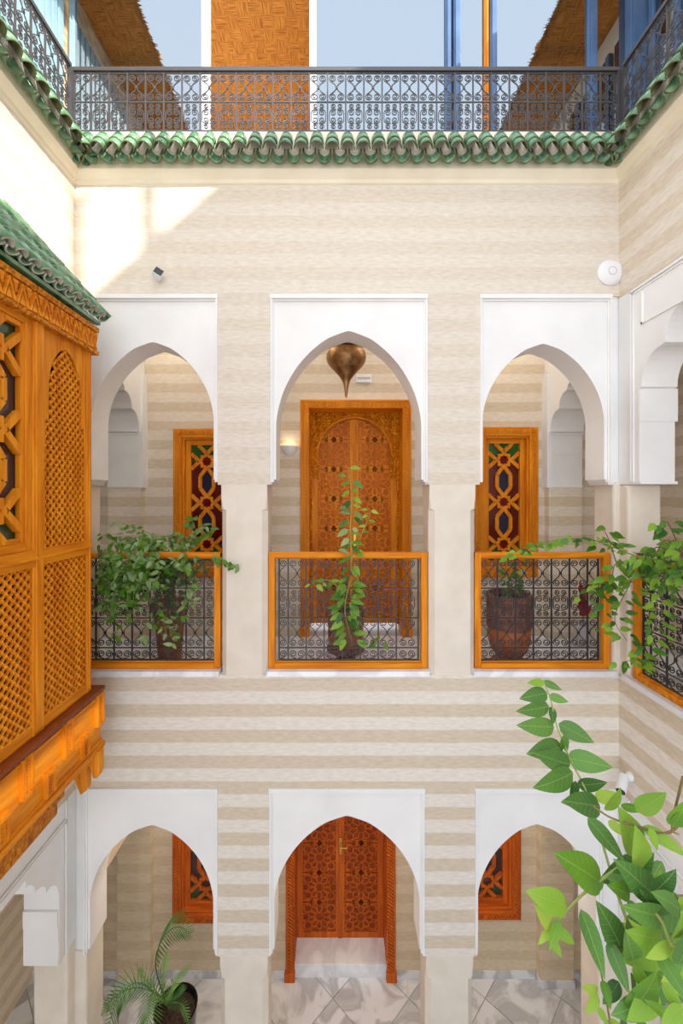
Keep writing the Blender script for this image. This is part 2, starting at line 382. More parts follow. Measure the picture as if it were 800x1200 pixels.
# ------------------------------------------------------------------ setting: front wall
PROF = [(0, 0), (.17, .042), (.33, .10), (.54, .235), (.72, .40), (.86, .59), (.95, .78), (1, 1)]
def catmull(P, n=5):
    Q = [(-P[1][0] * .5, P[1][1] * .8)] + list(P) + [(1.0, 1.25)]; out = []
    for i in range(1, len(Q) - 2):
        p0, p1, p2, p3 = Q[i - 1:i + 3]
        for k in range(n):
            t = k / n
            out.append(tuple(.5 * (2 * p1[j] + (p2[j] - p0[j]) * t + (2 * p0[j] - 5 * p1[j] + 4 * p2[j] - p3[j]) * t * t + (3 * p1[j] - p0[j] - 3 * p2[j] + p3[j]) * t ** 3) for j in (0, 1)))
    out.append((1, 1)); out[0] = (0, 0)
    return [(min(max(a, 0), 1), b) for a, b in out]
ARC = catmull(PROF)
def arch_poly(pl, pr, pt, pb, ol, orr, apex, spring, stepl=2.4, stepr=2.4):
    """panel outline in front-plane pixels, with a pointed arch opening reaching its foot"""
    c = (ol + orr) / 2; hw = (orr - ol) / 2
    P = [(pl, pb), (pl, pt), (pr, pt), (pr, pb)]
    P += [(orr + 2 * stepr, pb), (orr + 2 * stepr, pb - 3), (orr + stepr, pb - 3), (orr + stepr, pb - 6), (orr, pb - 6)]
    P += [(c + hw * a, apex + (spring - apex) * b) for a, b in reversed(ARC)]
    P += [(c - hw * a, apex + (spring - apex) * b) for a, b in ARC[1:]]
    P += [(ol, pb - 6), (ol - stepl, pb - 6), (ol - stepl, pb - 3), (ol - 2 * stepl, pb - 3), (ol - 2 * stepl, pb)]
    return [(fx(a), fz(b)) for a, b in P]

ZT = fz(163)
w = MB()
w.box(XL - .3, XR + .3, D, D + T, fz(347), ZT)
w.box(XL - .3, XR + .3, D, D + T, fz(925), fz(791))
for a, b in ((255, 317), (500.5, 562)): w.box(fx(a), fx(b), D, D + T, fz(568), fz(347))
for a, b in ((255, 315.5), (497, 556.5)): w.box(fx(a), fx(b), D, D + T, fz(1121), fz(925))
wall_front = struct(w.build('wall_front', M['front']))
# plain lower columns with chamfered corners
def column(pl, pr, pt, pm, zb, name='column', clp=True, crp=True):
    m = MB(); x0, x1 = fx(pl), fx(pr); zt, zm = fz(pt), fz(pm); c = .045
    def ring(cl, cr): return [(x0 + cl, D), (x1 - cr, D), (x1, D + cr), (x1, D + T - cr), (x1 - cr, D + T), (x0 + cl, D + T), (x0, D + T - cl), (x0, D + cl)]
    e = .004
    levels = [(e, zt), (e, zm + .10), (.012, zm + .06), (.016, zm + .012), (c, zm), (c, zb)]
    vs = []; fs = []
    for cc, z in levels:
        vs += [(x, y, z) for x, y in ring(cc if clp else e, cc if crp else e)]
    for i in range(len(levels) - 1):
        for k in range(8): fs.append((i * 8 + k, i * 8 + (k + 1) % 8, i * 8 + 8 + (k + 1) % 8, i * 8 + 8 + k))
    fs.append(tuple(range(8))); fs.append(tuple((len(levels) - 1) * 8 + k for k in range(8)))
    m.add(vs, fs)
    return m.build(name, M['plain'], wall_front)
for a, b in ((259, 313), (503, 557)): column(a, b, 568, 598, fz(791))
for a, b in ((257.5, 313.5), (499, 554.5)): column(a, b, 1121, 1147, 0)
cp = MB(); cp.box(XL - .28, fx(97), D, D + T, fz(791), fz(565)); cp.box(fx(719), XR + .28, D, D + T, fz(791), fz(565))
cp.box(XL - .28, fx(101), D, D + T, 0, fz(1115)); cp.box(fx(702), XR + .28, D, D + T, 0, fz(1115))
cp.build('corner_column', M['plain'], wall_front, bevel=.02)
# white arch panels
def arch_panel(args, pads):
    m = MB(); m.prism(arch_poly(*args), 'y', D + .018, D + T + .004)
    o = m.build('arch_panel', M['white'], wall_front)
    pl, pr, pt, pb, ol, orr = args[:6]
    t = MB(); z0, z1 = fz(pb - 3), fz(pt); q = 1.6 / S
    l0, r0 = pads
    t.box(fx(l0) - .004, fx(r0) + .004, D - .018, D + .02, z1 - 2 * q, z1 + .012)
    t.box(fx(l0), fx(l0) + q * 1.3, D - .014, D + .02, z0, z1 - 2 * q); t.box(fx(r0) - q * 1.3, fx(r0), D - .014, D + .02, z0, z1 - 2 * q)
    t.box(fx(l0) + q * 1.3, fx(r0) - q * 1.3, D + .004, D + .02, z1 - 3.4 * q, z1 - 2 * q)
    t.box(fx(l0) + q * 1.3, fx(l0) + q * 2.3, D + .004, D + .02, z0, z1 - 3.4 * q); t.box(fx(r0) - q * 2.3, fx(r0) - q * 1.3, D + .004, D + .02, z0, z1 - 3.4 * q)
    t.build('panel_moulding', M['white'], o)
arch_panel((86, 255, 347, 568, 106, 249.5, 400, 489), (99, 255))
arch_panel((317, 500.5, 347, 568, 323, 494, 387, 496), (317, 500.5))
arch_panel((562, 727, 347, 568, 566, 709, 402, 490), (562, 716))
arch_panel((86, 255, 925, 1121, 104, 249, 969, 1056), (98, 255))
arch_panel((315.5, 497, 925, 1121, 321, 492, 958, 1056), (315.5, 497))
arch_panel((556.5, 727, 925, 1121, 560, 700, 968, 1056), (556.5, 707))
# marble sills under the balustrades
for a, b in ((90, 257), (312, 503), (554, 722)):
    m = MB(); m.box(fx(a), fx(b), D - .03, D + .20, fz(792), fz(785.5)); m.build('sill', M['wmarble'], wall_front, bevel=.006)

# ------------------------------------------------------------------ side walls
ZG0 = fz(1040)   # ground lintel of side openings
LW = .29
def side_wall(name, X, sgn, low_edge, up):
    """sgn: -1 left (body at X-LW..X), +1 right"""
    xa, xb = (X - LW, X) if sgn < 0 else (X, X + LW)
    m = MB()
    y0 = -.5
    ytop = ZT
    if up:
        m.box(xa, xb, y0, D + .02, fz(349), ytop)                  # band above upper opening
        m.box(xa, xb, y0, D + .02, fz(925), fz(791))
        m.box(xa, xb, y0, .9, GF, fz(349))
    else:
        m.box(xa, xb, y0, D + .02, fz(925), ytop)
    m.box(xa, xb, y0, .4, 0, fz(925))
    return struct(m.build(name, M['side'])), xa, xb
def lobed_panel(parent, X, sgn, yj, zb, zt, lobes, zl, name='arch_panel'):
    """white panel on a side wall: jamb at yj, stepped lobes rising toward the camera, flat lintel at zl"""
    xa, xb = (X - LW, X - .004) if sgn < 0 else (X + .004, X + LW)
    P = [(D + .01, zb), (D + .01, zt), (.5, zt), (.5, zl)]
    y = yj
    path = [(yj, zb)]
    for kind, a, b in lobes:
        y0, z0 = path[-1]
        if kind == 'line': path.append((y0 + a, z0 + b))
        else:                                   # concave quarter lobe: out (toward camera) by a, up by b
            for k in range(1, 9):
                t = math.pi / 2 * k / 8
                path.append((y0 + a * (1 - math.cos(t)), z0 + b * math.sin(t)))
    path.append((path[-1][0], zl)) if abs(path[-1][1] - zl) > .002 else None
    P += list(reversed(path))
    m = MB(); m.prism(P, 'x', xa, xb)
    return m.build(name, M['white'], parent)
wall_left, la, lb = side_wall('wall_left', XL, -1, 0, False)
wall_right, ra, rb = side_wall('wall_right', XR, 1, 0, True)
zj = fz(568)
def rz_(px, py): Y = F * XR / (px - CXP); return Y, wz(py, Y)
# right wall, upper opening (two lobes, then flat)
zs = [rz_(748, 493)[1], rz_(750, 455)[1], rz_(775, 404)[1]]
yj = rz_(748, 500)[0]
lob = [('line', 0, zs[1] - zj), ('line', -.025, .012), ('lobe', -.20, zs[2] - zs[1] - .012), ('line', -.035, .012), ('lobe', -.20, .24), ('line', -.03, .01), ('lobe', -.18, .13)]
zl_up = zs[2] + .012 + .24 + .01 + .13
p = lobed_panel(wall_right, XR, 1, yj, zj, fz(349), lob, zl_up)
t = MB()
zf0, zf1 = fz(349) - .02, rz_(751, 380)[1]
for q0, q1 in ((0, .014), (.022, .034)):
    t.box(XR - .012 + q0 * .3, XR + .004, .9, D - .14 - q0, zf0 - q1, zf0 - q0); t.box(XR - .012 + q0 * .3, XR + .004, D - .14 - q1, D - .14 - q0, zj + .02, zf0 - q0)
t.box(XR - .008, XR + .004, .9, yj - .03, zf1, zf1 + .014); t.box(XR - .008, XR + .004, yj - .045, yj - .03, zf1, zf0 - .06)
t.build('panel_moulding', M['white'], p)
# jamb blocks projecting in steps (frontal faces seen in the opening)
jb = MB(); jb.box(XR + .006, XR + LW + .012, yj - .014, yj + .03, zj, zj + .022); jb.box(XR + .006, XR + LW + .02, yj - .006, yj + .05, zs[0] - .006, zs[1])
jb.build('jamb_block', M['white'], p)
cj = MB(); cj.box(XR + .005, XR + LW - .01, 3.47, D + .02, GF - .05, zj); cj.box(XR + .005, XR + LW - .01, -.5, .62, GF - .05, zj)
cj.build('column', M['plain'], wall_right, bevel=.02)
# side walls, ground openings
yjg = F * abs(XL) / (390 - 70)
zi = fz(1121)
for par, X, sg in ((wall_left, XL, -1), (wall_right, XR, 1)):
    zb1 = wz(1131, yjg)
    lobg = [('line', 0, 2.42 - zb1), ('line', -.012, 0), ('lobe', -.13, .15), ('line', -.01, -.012), ('lobe', -.11, .12), ('line', -.01, -.012), ('lobe', -.10, .14)]
    p = lobed_panel(par, X, sg, yjg, zb1, fz(925), lobg, 2.86)
    t = MB(); u = -sg
    xs = (X, X + u * .012); xs = (min(xs), max(xs))
    zt1 = 3.06
    for q0, q1 in ((0, .014), (.022, .034)):
        t.box(*xs, .6, D - .10 - q0, zt1 - .1 - q1, zt1 - .1 - q0); t.box(*xs, D - .10 - q1, D - .10 - q0, zb1, fz(925))
    t.build('panel_moulding', M['white'], p)
    xa, xb = (X - LW, X - .004) if sg < 0 else (X + .004, X + LW)
    jb = MB(); jb.box(xa + .005, xb - .005, yjg - .02, yjg + .02, zb1 + .31, wz(1066, yjg)); jb.box(xa + .003, xb - .003, yjg - .010, yjg + .02, zb1 + .004, zb1 + .31)
    jb.build('jamb_block', M['white'], p)
    cj = MB(); cj.box(xa, xb, F * abs(XL) / 308 - .03, D + .02, 0, zb1); cj.box(xa, xb, -.5, .45, 0, zb1); cj.build('column', M['plain'], par, bevel=.02)
# right sill and rear wall
m = MB(); m.box(XR - .03, XR + .2, .62, 3.5, fz(792), fz(785.5)); m.build('sill', M['wmarble'], wall_right, bevel=.006)
m = MB(); m.box(XL - LW, XR + LW, -.8, -.5, GF - .30, GF + .02)
for a in (-2.2, 2.3): m.box(a - .25, a + .25, -.8, -.5, 0, GF - .3)
struct(m.build('wall_rear', M['side']))
m = MB(); m.box(XR + LW + 1.0, XR + LW + 1.2, -7, -.8, 0, ZT)  # unseen wall added to block low sun from the courtyard
struct(m.build('wall_sun_block', M['side']))

# ------------------------------------------------------------------ gallery shell
XO0, XO1 = XL - LW - 1.0, XR + LW + 1.0
ZCU = CZ + 2.05; ZCL = GF - .28
DU = (bx(352), bx(481), bz(469))      # upper door casing: x0, x1, top
DG = (bx(335), bx(463), bz(925))
WU = [(bx(204), bx(266), bz(503), bz(676)), (bx(556), bx(629), bz(501), bz(676))]
WU[0] = (bx(204), bx(204) + (WU[1][1] - WU[1][0]), WU[0][2], WU[0][3])
WG = [(bx(203), bx(203) + .72, bz(905), bz(1079)), (bx(609) - .72, bx(609), bz(905), bz(1075))]
def back_wall(name, z0, z1, door, wins, mat):
    m = MB(); dx0, dx1, dz = door; i = .045
    holes = [(dx0 + i, dx1 - i, z0, dz - i)] + [(a + i, b - i, d + i, c - i) for a, b, c, d in wins]
    xs = sorted(set([XO0, XO1] + [h[0] for h in holes] + [h[1] for h in holes]))
    for a, b in zip(xs, xs[1:]):
        c = (a + b) / 2; h = [q for q in holes if q[0] < c < q[1]]
        if not h: m.box(a, b, YB, YB + .4, z0, z1)
        else:
            h = h[0]
            if h[2] > z0: m.box(a, b, YB, YB + .4, z0, h[2])
            m.box(a, b, YB, YB + .4, h[3], z1)
    return struct(m.build(name, mat))
wb_u = back_wall('wall_gallery_upper', GF, ZCU, DU, WU, M['back'])
wb_g = back_wall('wall_gallery_ground', 0, ZCL, DG, WG, M['backlow'])
for nm, x0, x1 in (('wall_outer_left', XO0 - .2, XO0), ('wall_outer_right', XO1, XO1 + .2)):
    m = MB(); m.box(x0, x1, -.8, YB + .4, 0, ZCU); struct(m.build(nm, M['back']))
# pilasters and arches that cross the gallery at both ends
def gallery_arch(px0, px1, zf, zimp, ztop, outer_sign, wall, low):
    Yp = YB - .10; s = F / Yp
    x0, x1 = (px0 - CXP) / s, (px1 - CXP) / s
    m = MB(); m.box(x0, x1, Yp, YB + .01, zf, zimp); m.build('pilaster', M['backlow' if low else 'back'], wall)
    P = [(YB + .01, zimp), (YB + .01, ztop), (D + T - .01, ztop), (D + T - .01, zimp + .5)]
    arc = [(Yp, zimp)]
    if low:
        arc += [(Yp, zimp + .05), (Yp - .02, zimp + .05), (Yp - .02, zimp + .5)]
    else:
        y, z = Yp, zimp + .62
        arc += [(y, z), (y - .03, z + .01)]
        for a, b in ((.16, .22), (.14, .16), (.10, .08)):
            y0, z0 = arc[-1]
            arc += [(y0 - a * (1 - math.cos(math.pi / 2 * k / 7)), z0 + b * math.sin(math.pi / 2 * k / 7)) for k in range(1, 8)]
            arc.append((arc[-1][0] - .02, arc[-1][1] + .006))
        arc.append((D + T - .01, arc[-1][1]))
        P = P[:3]
    P += list(reversed(arc))
    m = MB(); m.prism(P, 'x', x0, x1); o = m.build('cross_arch', M['white'] if not low else M['backlow'], wall)
    if not low:
        t = MB(); e = .035
        t.box(x0, x1, Yp - .012, Yp + .01, zimp, zimp + .03); t.box(x0 + .02, x1 - .02, Yp - .008, Yp + .01, zimp + .38, zimp + .40); t.box(x0 - .012, x1 + .012, Yp - .02, Yp + .01, zimp + .60, zimp + .62)
        q = x1 if outer_sign < 0 else x0
        t.box(q - .03, q + .03, Yp - .015, YB, zimp - .004, zimp + 1.3)
        t.build('arch_moulding', M['white'], o)
zimp = wz(571, YB - .1)
gallery_arch(126, 165, GF, zimp, ZCU, -1, wb_u, False)
gallery_arch(643, 682, GF, zimp, ZCU, 1, wb_u, False)
gallery_arch(137, 176, 0, wz(985, YB - .1), ZCL, -1, wb_g, True)
gallery_arch(633, 672, 0, wz(985, YB - .1), ZCL, 1, wb_g, True)
# slabs and ceilings
m = MB(); m.box(XO0, XO1, D + T, YB + 1.2, GF - .28, GF - .02); m.box(XO0, XL - LW, -.8, D + T, GF - .28, GF - .02); m.box(XR + LW, XO1, -.8, D + T, GF - .28, GF - .02); m.box(XO0, XO1, -1.9, -.8, GF - .28, GF - .02)
floor_u = struct(m.build('floor_gallery', M['grout']))
m = MB(); m.box(XO0, XO1, D + T, YB + 1.2, ZCU, ZCU + .3); m.box(XO0, XL - LW, -.8, D + T, ZCU, ZCU + .3); m.box(XR + LW, XO1, -.8, D + T, ZCU, ZCU + .3)
struct(m.build('ceiling', M['white']))
m = MB(); m.box(XO0 - .2, XO1 + .2, -.8, YB + 1.2, -.2, -.012)
floor_g = struct(m.build('floor', M['grout']))
m = MB(); m.box(XO0 - 3, XO1 + .2, -9, -.8, -.2, -.012); struct(m.build('floor_bounce', M['wmarble']))  # unseen pale ground added to bounce light into the lower storey
# marble floor tiles
tm = MB(); a = .296; tm.box(-a, a, -a, a, -.012, 0); TILE = tm.mesh('floor_tile', M['marble'])
k = 0
dd = .6 * math.sqrt(.5)
for i in range(-12, 13):
    for j in range(-12, 14):
        x, y = (i - j) * dd, (i + j) * dd
        if XO0 - .1 < x < XO1 + .1 and -.6 < y < YB + .3: put('floor_tile', TILE, floor_g, TR((x, y, .0)) @ RZ(math.radians(45)))
tm = MB(); a = .247; tm.box(-a, a, -a, a, -.02, 0); TILE2 = tm.mesh('floor_tile', M['wmarble'])
x = XO0 + .25
while x < XO1:
    y = YB - .25
    while y > D + T + .24:
        put('floor_tile', TILE2, floor_u, TR((x, y, GF))); y -= .5
    x += .5
for y in [3.3 - .5 * k for k in range(8)]:
    for X0 in (XR + LW + .25, XR + LW + .75): put('floor_tile', TILE2, floor_u, TR((X0, y, GF)))
# marble skirting on the ground floor
m = MB()
for a, b in ((XO0, DG[0]), (DG[1], XO1)): m.box(a, b, YB - .012, YB + .01, 0, .09)
m.box((137 - CXP) * (YB - .1) / F - .01, (176 - CXP) * (YB - .1) / F + .01, YB - .112, YB, 0, .09); m.box((633 - CXP) * (YB - .1) / F - .01, (672 - CXP) * (YB - .1) / F + .01, YB - .112, YB, 0, .09)
struct(m.build('baseboard_back', M['marble']))
m = MB(); m.box(DG[0] + .1, DG[1] - .1, YB - .0, YB + .45, 0, .158)
struct(m.build('trim_3', M['wmarble'], bevel=.004))
# cornices
CPR = [(0, 217), (.015, 216), (.02, 212), (.045, 209), (.07, 205), (.07, 190), (.10, 188), (.10, 166), (-.12, 163)]
m = MB()
m.prism([(D - o, fz(y)) for o, y in CPR] + [(D + .05, fz(217))], 'x', XL, XR)
struct(m.build('trim_1', M['cream']))
m = MB(); m.prism([(XL + o, fz(y)) for o, y in CPR] + [(XL - .05, fz(217))], 'y', -.5, D); m.prism([(XR - o, fz(y)) for o, y in CPR] + [(XR + .05, fz(217))], 'y', -.5, D)
struct(m.build('trim_2', M['cream']))

# ------------------------------------------------------------------ green roof tiles
def tile_mesh(r0, r1, L, up, th=.012, n=9, edge='clay'):
    """half-round tile, lower end at y=0 with radius r0, upper end at y=L with r1; up=+1 cover, -1 channel"""
    m = MB(); vs = []
    for y, r in ((0, r0), (L, r1)):
        for rr in (r, r - th):
            for k in range(n):
                t = math.pi * k / (n - 1)
                vs.append((rr * math.cos(t), y, up * rr * math.sin(t)))
    fo = [(k, k + 1, 2 * n + k + 1, 2 * n + k) for k in range(n - 1)]
    fi = [(n + k, 3 * n + k, 3 * n + k + 1, n + k + 1) for k in range(n - 1)]
    fe = [(k, n + k, n + k + 1, k + 1) for k in range(n - 1)] + [(2 * n + k, 2 * n + k + 1, 3 * n + k + 1, 3 * n + k) for k in range(n - 1)]
    fe += [(0, 2 * n, 3 * n, n), (n - 1, 2 * n - 1, 4 * n - 1, 3 * n - 1)]
    m.add(vs, fo + (fi if up < 0 else [])); m.cm = 1; 
    nb = len(m.f)
    m.f += fe + (fi if up > 0 else []); m.m += [1] * (len(m.f) - nb)
    return m.mesh('roof_tile', [M['glaze'], M[edge]], True)
PITCH = .1265
COVER = tile_mesh(.058, .050, .125, 1, .008); PAN = tile_mesh(.058, .052, .22, -1, .010)
def eave(name, label, origin, rz, length):
    """row of tiles; origin = corner at wall line; local x runs along the wall, local -y points to the courtyard"""
    root = empty(name, origin); struct(root); root['label'] = label
    B = TR(origin) @ RZ(rz); a = math.radians(58)
    sl = RX(a)
    n = int(length / PITCH)
    for i in range(n):
        x = (i + .5) * PITCH + (length - n * PITCH) / 2
        j = rnd.uniform(-.004, .004)
        put('roof_tile', PAN, root, B @ TR((x, -.175 + j, -.30)) @ sl)
        for c in range(2):
            put('roof_tile', COVER, root, B @ TR((x + PITCH / 2, -.20 + j + c * .045, -.270 + c * .075)) @ sl)
    return root
zE = ZT + .02
e1 = eave('trim_4', 'green glazed tile eave along the front parapet', (XL + .03, D, zE), 0, XR - XL - .06)
e2 = eave('trim_5', 'green glazed tile eave along the left parapet', (XL, .3, zE), math.radians(90), D - .3 - .03)
e3 = eave('trim_6', 'green glazed tile eave along the right parapet', (XR, D - .03, zE), math.radians(-90), D - .3 - .03)
m = MB(); m.box(XL - .3, XR + .3, D + .0, D + .25, ZT - .02, ZT + .05); m.box(XL - .3, XL - .0, -.5, D, ZT - .02, ZT + .05); m.box(XR, XR + .3, -.5, D, ZT - .02, ZT + .05)
struct(m.build('trim_7', M['cream']))

# ------------------------------------------------------------------ iron scrollwork
def spiral(cx, cy, r, turns=1.5, n=17, r0=.22):
    """from the eye outward, ends at the left side moving down"""
    out = []
    for k in range(n):
        t = k / (n - 1); a = math.pi - (1 - t) * turns * 2 * math.pi
        rr = r * (r0 + (1 - r0) * t)
        out.append((cx + rr * math.cos(a), cy + rr * math.sin(a)))
    return out
def bez(p0, p1, p2, p3, n=7):
    return [tuple((1 - t) ** 3 * p0[j] + 3 * (1 - t) ** 2 * t * p1[j] + 3 * (1 - t) * t * t * p2[j] + t ** 3 * p3[j] for j in (0, 1)) for t in [k / n for k in range(1, n + 1)]]
def motif(kind, w, h, r, sides=(-1, 1)):
    """wrought scroll piece for a bay of half-width w, height h, tube radius r"""
    m = MB(); R = w * .43; c = w * .47
    def emitp(path, sx):
        m.tube([(-sx * x, 0, z) if sx < 0 else (-x, 0, z) for x, z in path], r, 4)
    for sx in sides:
        f = (lambda P: [(x if sx < 0 else -x, z) for x, z in P])
        g = lambda P: m.tube([(x, 0, z) for x, z in f(P)], r, 4)
        if kind == 'A':
            cy = h / 2 - R - .012; s = spiral(-c, cy, R); e = s[-1]
            up = s + bez(e, (e[0], cy - R * .9), (-.005, h * .17), (-.005, 0))
            g(up + [(x, -z) for x, z in reversed(up[:-1])])
        elif kind == 'B':
            rb_ = min(R, h * .125); s = spiral(-c * .95, rb_ * 1.05, rb_)
            g(s + [(x, -z) for x, z in reversed(s)])
            r2 = h * .085
            for q in (1, -1):
                s2 = [(x, z) for x, z in spiral(-c * .8, h / 2 - r2 - .012, r2, 1.25, 13)]
                e = s2[-1]; s2 = s2 + bez(e, (e[0] - .005, e[1] - r2), (-.01, e[1] - r2 * 1.3), (-.006, h / 2 - r2 * 3.0), 4)
                g([(x, q * z) for x, z in s2])
        else:
            R2 = min(h * .36, w * .45); s = spiral(-c, -.004, R2, 1.5); e = s[-1]
            g(s + bez(e, (e[0] * 1.02, e[1] - R2 * .6), (-c, -h * .46), (-.006, -h * .46), 5))
    # collars
    if kind == 'A': m.box(-.009, .009, -.007, .007, -.012, .012)
    return m.mesh('scroll', None)
def scroll_mesh(kind, w, h, r, mat, sides=(-1, 1)):
    me = motif(kind, w, h, r, sides); me.materials.clear(); me.materials.append(mat); return me

def grille(root, B, xs0, xs1, zlines, kinds, pitch, rad, mat, half_first=True, parent=None):
    """bars and scroll pieces; local x across, z up; B maps local to world"""
    n = int(round((xs1 - xs0) / pitch * 2)) / 2
    bars = [xs0]; x = xs0 + (pitch / 2 if half_first else pitch)
    while x < xs1 - pitch * .3: bars.append(x); x += pitch
    bars.append(xs1)
    zt, zb = zlines[0], zlines[-1]
    vb = MB(); vb.box(-rad, rad, -rad, rad, zb - .02, zt + .025); vm = vb.mesh('bar', mat)
    eb = MB(); eb.box(-rad * 1.2, rad * 1.2, -rad, rad, zb, zt); em = eb.mesh('bar', mat)
    for i, x in enumerate(bars): put('bar', em if i in (0, len(bars) - 1) else vm, root, B @ TR((x, 0, 0)))
    for i, z in enumerate(zlines):
        h = MB(); h.box(xs0 - .0, xs1 + .0, -rad * .8, rad * .8, z - rad * .8, z + rad * .8); h.build('cross_bar', mat, root, B)
    cache = {}
    for r in range(len(zlines) - 1):
        z0, z1 = zlines[r + 1], zlines[r]; hh = z1 - z0
        for a, b in zip(bars, bars[1:]):
            full = (b - a) > pitch * .75
            key = (r, full)
            if key not in cache: cache[key] = scroll_mesh(kinds[r], pitch / 2 - rad * 1.2, hh - rad * 1.5, rad * .82, mat, (-1, 1) if full else (1,))
            put('scroll', cache[key], root, B @ TR(((a + b) / 2 if full else b - pitch / 2, 0, (z0 + z1) / 2)))
# gallery balustrades
def balustrade(label, x0, x1, gx0, gx1, B, half=True, zt=None):
    """B: local frame whose x is along the rail; wooden frame x0..x1"""
    root = thing('balustrade', B @ Vector(((x0 + x1) / 2, 0, fz(785.5))), label, 'balustrade', 'wood and iron balustrades of the upper gallery')
    zb, zt = fz(785.5), fz(648)
    pw = .055
    m = MB(); m.tube([(x0, 0, zt - .028), (x1, 0, zt - .028)], .03, 12); m.build('handrail', M['wx'], root, B, smooth=True)
    for a, b in ((x0, x0 + pw), (x1 - pw, x1)):
        m = MB(); m.box(a, b, -.03, .03, zb, zt - .004); m.build('post', M['wz'], root, B, bevel=.005)
    m = MB(); m.box(x0 + pw, x1 - pw, -.035, .03, zb, zb + .05); m.box(x0 + pw, x1 - pw, -.02, .02, zb + .05, zb + .062); m.build('bottom_rail', M['wx'], root, B, bevel=.004)
    zl = [fz(655.5), fz(691), fz(726.5), fz(762), fz(776)]
    grille(root, B, gx0, gx1, zl, 'ABAD', 21.45 / S, .0058, M['iron'], half)
    return root
YR = D + .06; q = YR / D
Bf = TR((0, YR, 0))
balustrade('wood-framed iron scroll balustrade behind the bushy plant beside the carved oriel', fx(93) * q, fx(259) * q, fx(102) * q, fx(252) * q, Bf)
balustrade('wood-framed iron scroll balustrade in the middle arch below the brass lantern', fx(315) * q, fx(500) * q, fx(327) * q, fx(489.8) * q, Bf)
balustrade('wood-framed iron scroll balustrade in the arch right of the carved door', fx(555) * q, fx(712.5) * q, fx(561.5) * q, fx(700.5) * q, Bf, False)
Br = TR((XR + .05, 0, 0)) @ RZ(math.radians(-90))
balustrade('wood-framed iron scroll balustrade on the right side wall', -(3.44), -.7, -3.36, -.77, Br)

# terrace railings
def terrace_rail(label, x0, x1, B, sub=''):
    zb, zt = wz(155, D + .05), wz(80, D + .05)
    root = thing('terrace_railing', B @ Vector(((x0 + x1) / 2, 0, zb)), label, 'railing', 'scrolled iron terrace railings')
    m = MB(); m.box(x0, x1, -.018, .018, zt - .035, zt); m.build('top_rail', M['bluiron'], root, B, bevel=.004)
    m = MB(); m.box(x0, x1, -.012, .012, zb - .02, zb - .002); m.build('bottom_rail', M['bluiron'], root, B)
    for x in (x0, x1):
        m = MB(); m.box(x - .016, x + .016, -.016, .016, ZT + .04, zt - .03); m.build('post', M['bluiron'], root, B)
    n = max(1, round((x1 - x0) / .159)); p = (x1 - x0) / n
    grille(root, B, x0, x1, [zt - .045, zb + (zt - zb) * .47, zb + .012], 'AB', p, .0062, M['bluiron'], False)
    for k in range(4, n, 8):
        m = MB(); m.box(x0 + k * p - .01, x0 + k * p + .01, -.01, .01, ZT + .04, zb); m.build('foot', M['bluiron'], root, B)
    return root
terrace_rail('black iron scroll railing along the front terrace edge, partly sunlit', XL - .05, XR + .03, TR((0, D + .05, 0)))
terrace_rail('black iron scroll railing along the left terrace edge', .8, D + .01, TR((XL - .05, 0, 0)) @ RZ(math.radians(90)))
terrace_rail('black iron scroll railing along the right terrace edge', -D - .01, -.8, TR((XR + .05, 0, 0)) @ RZ(math.radians(-90)))

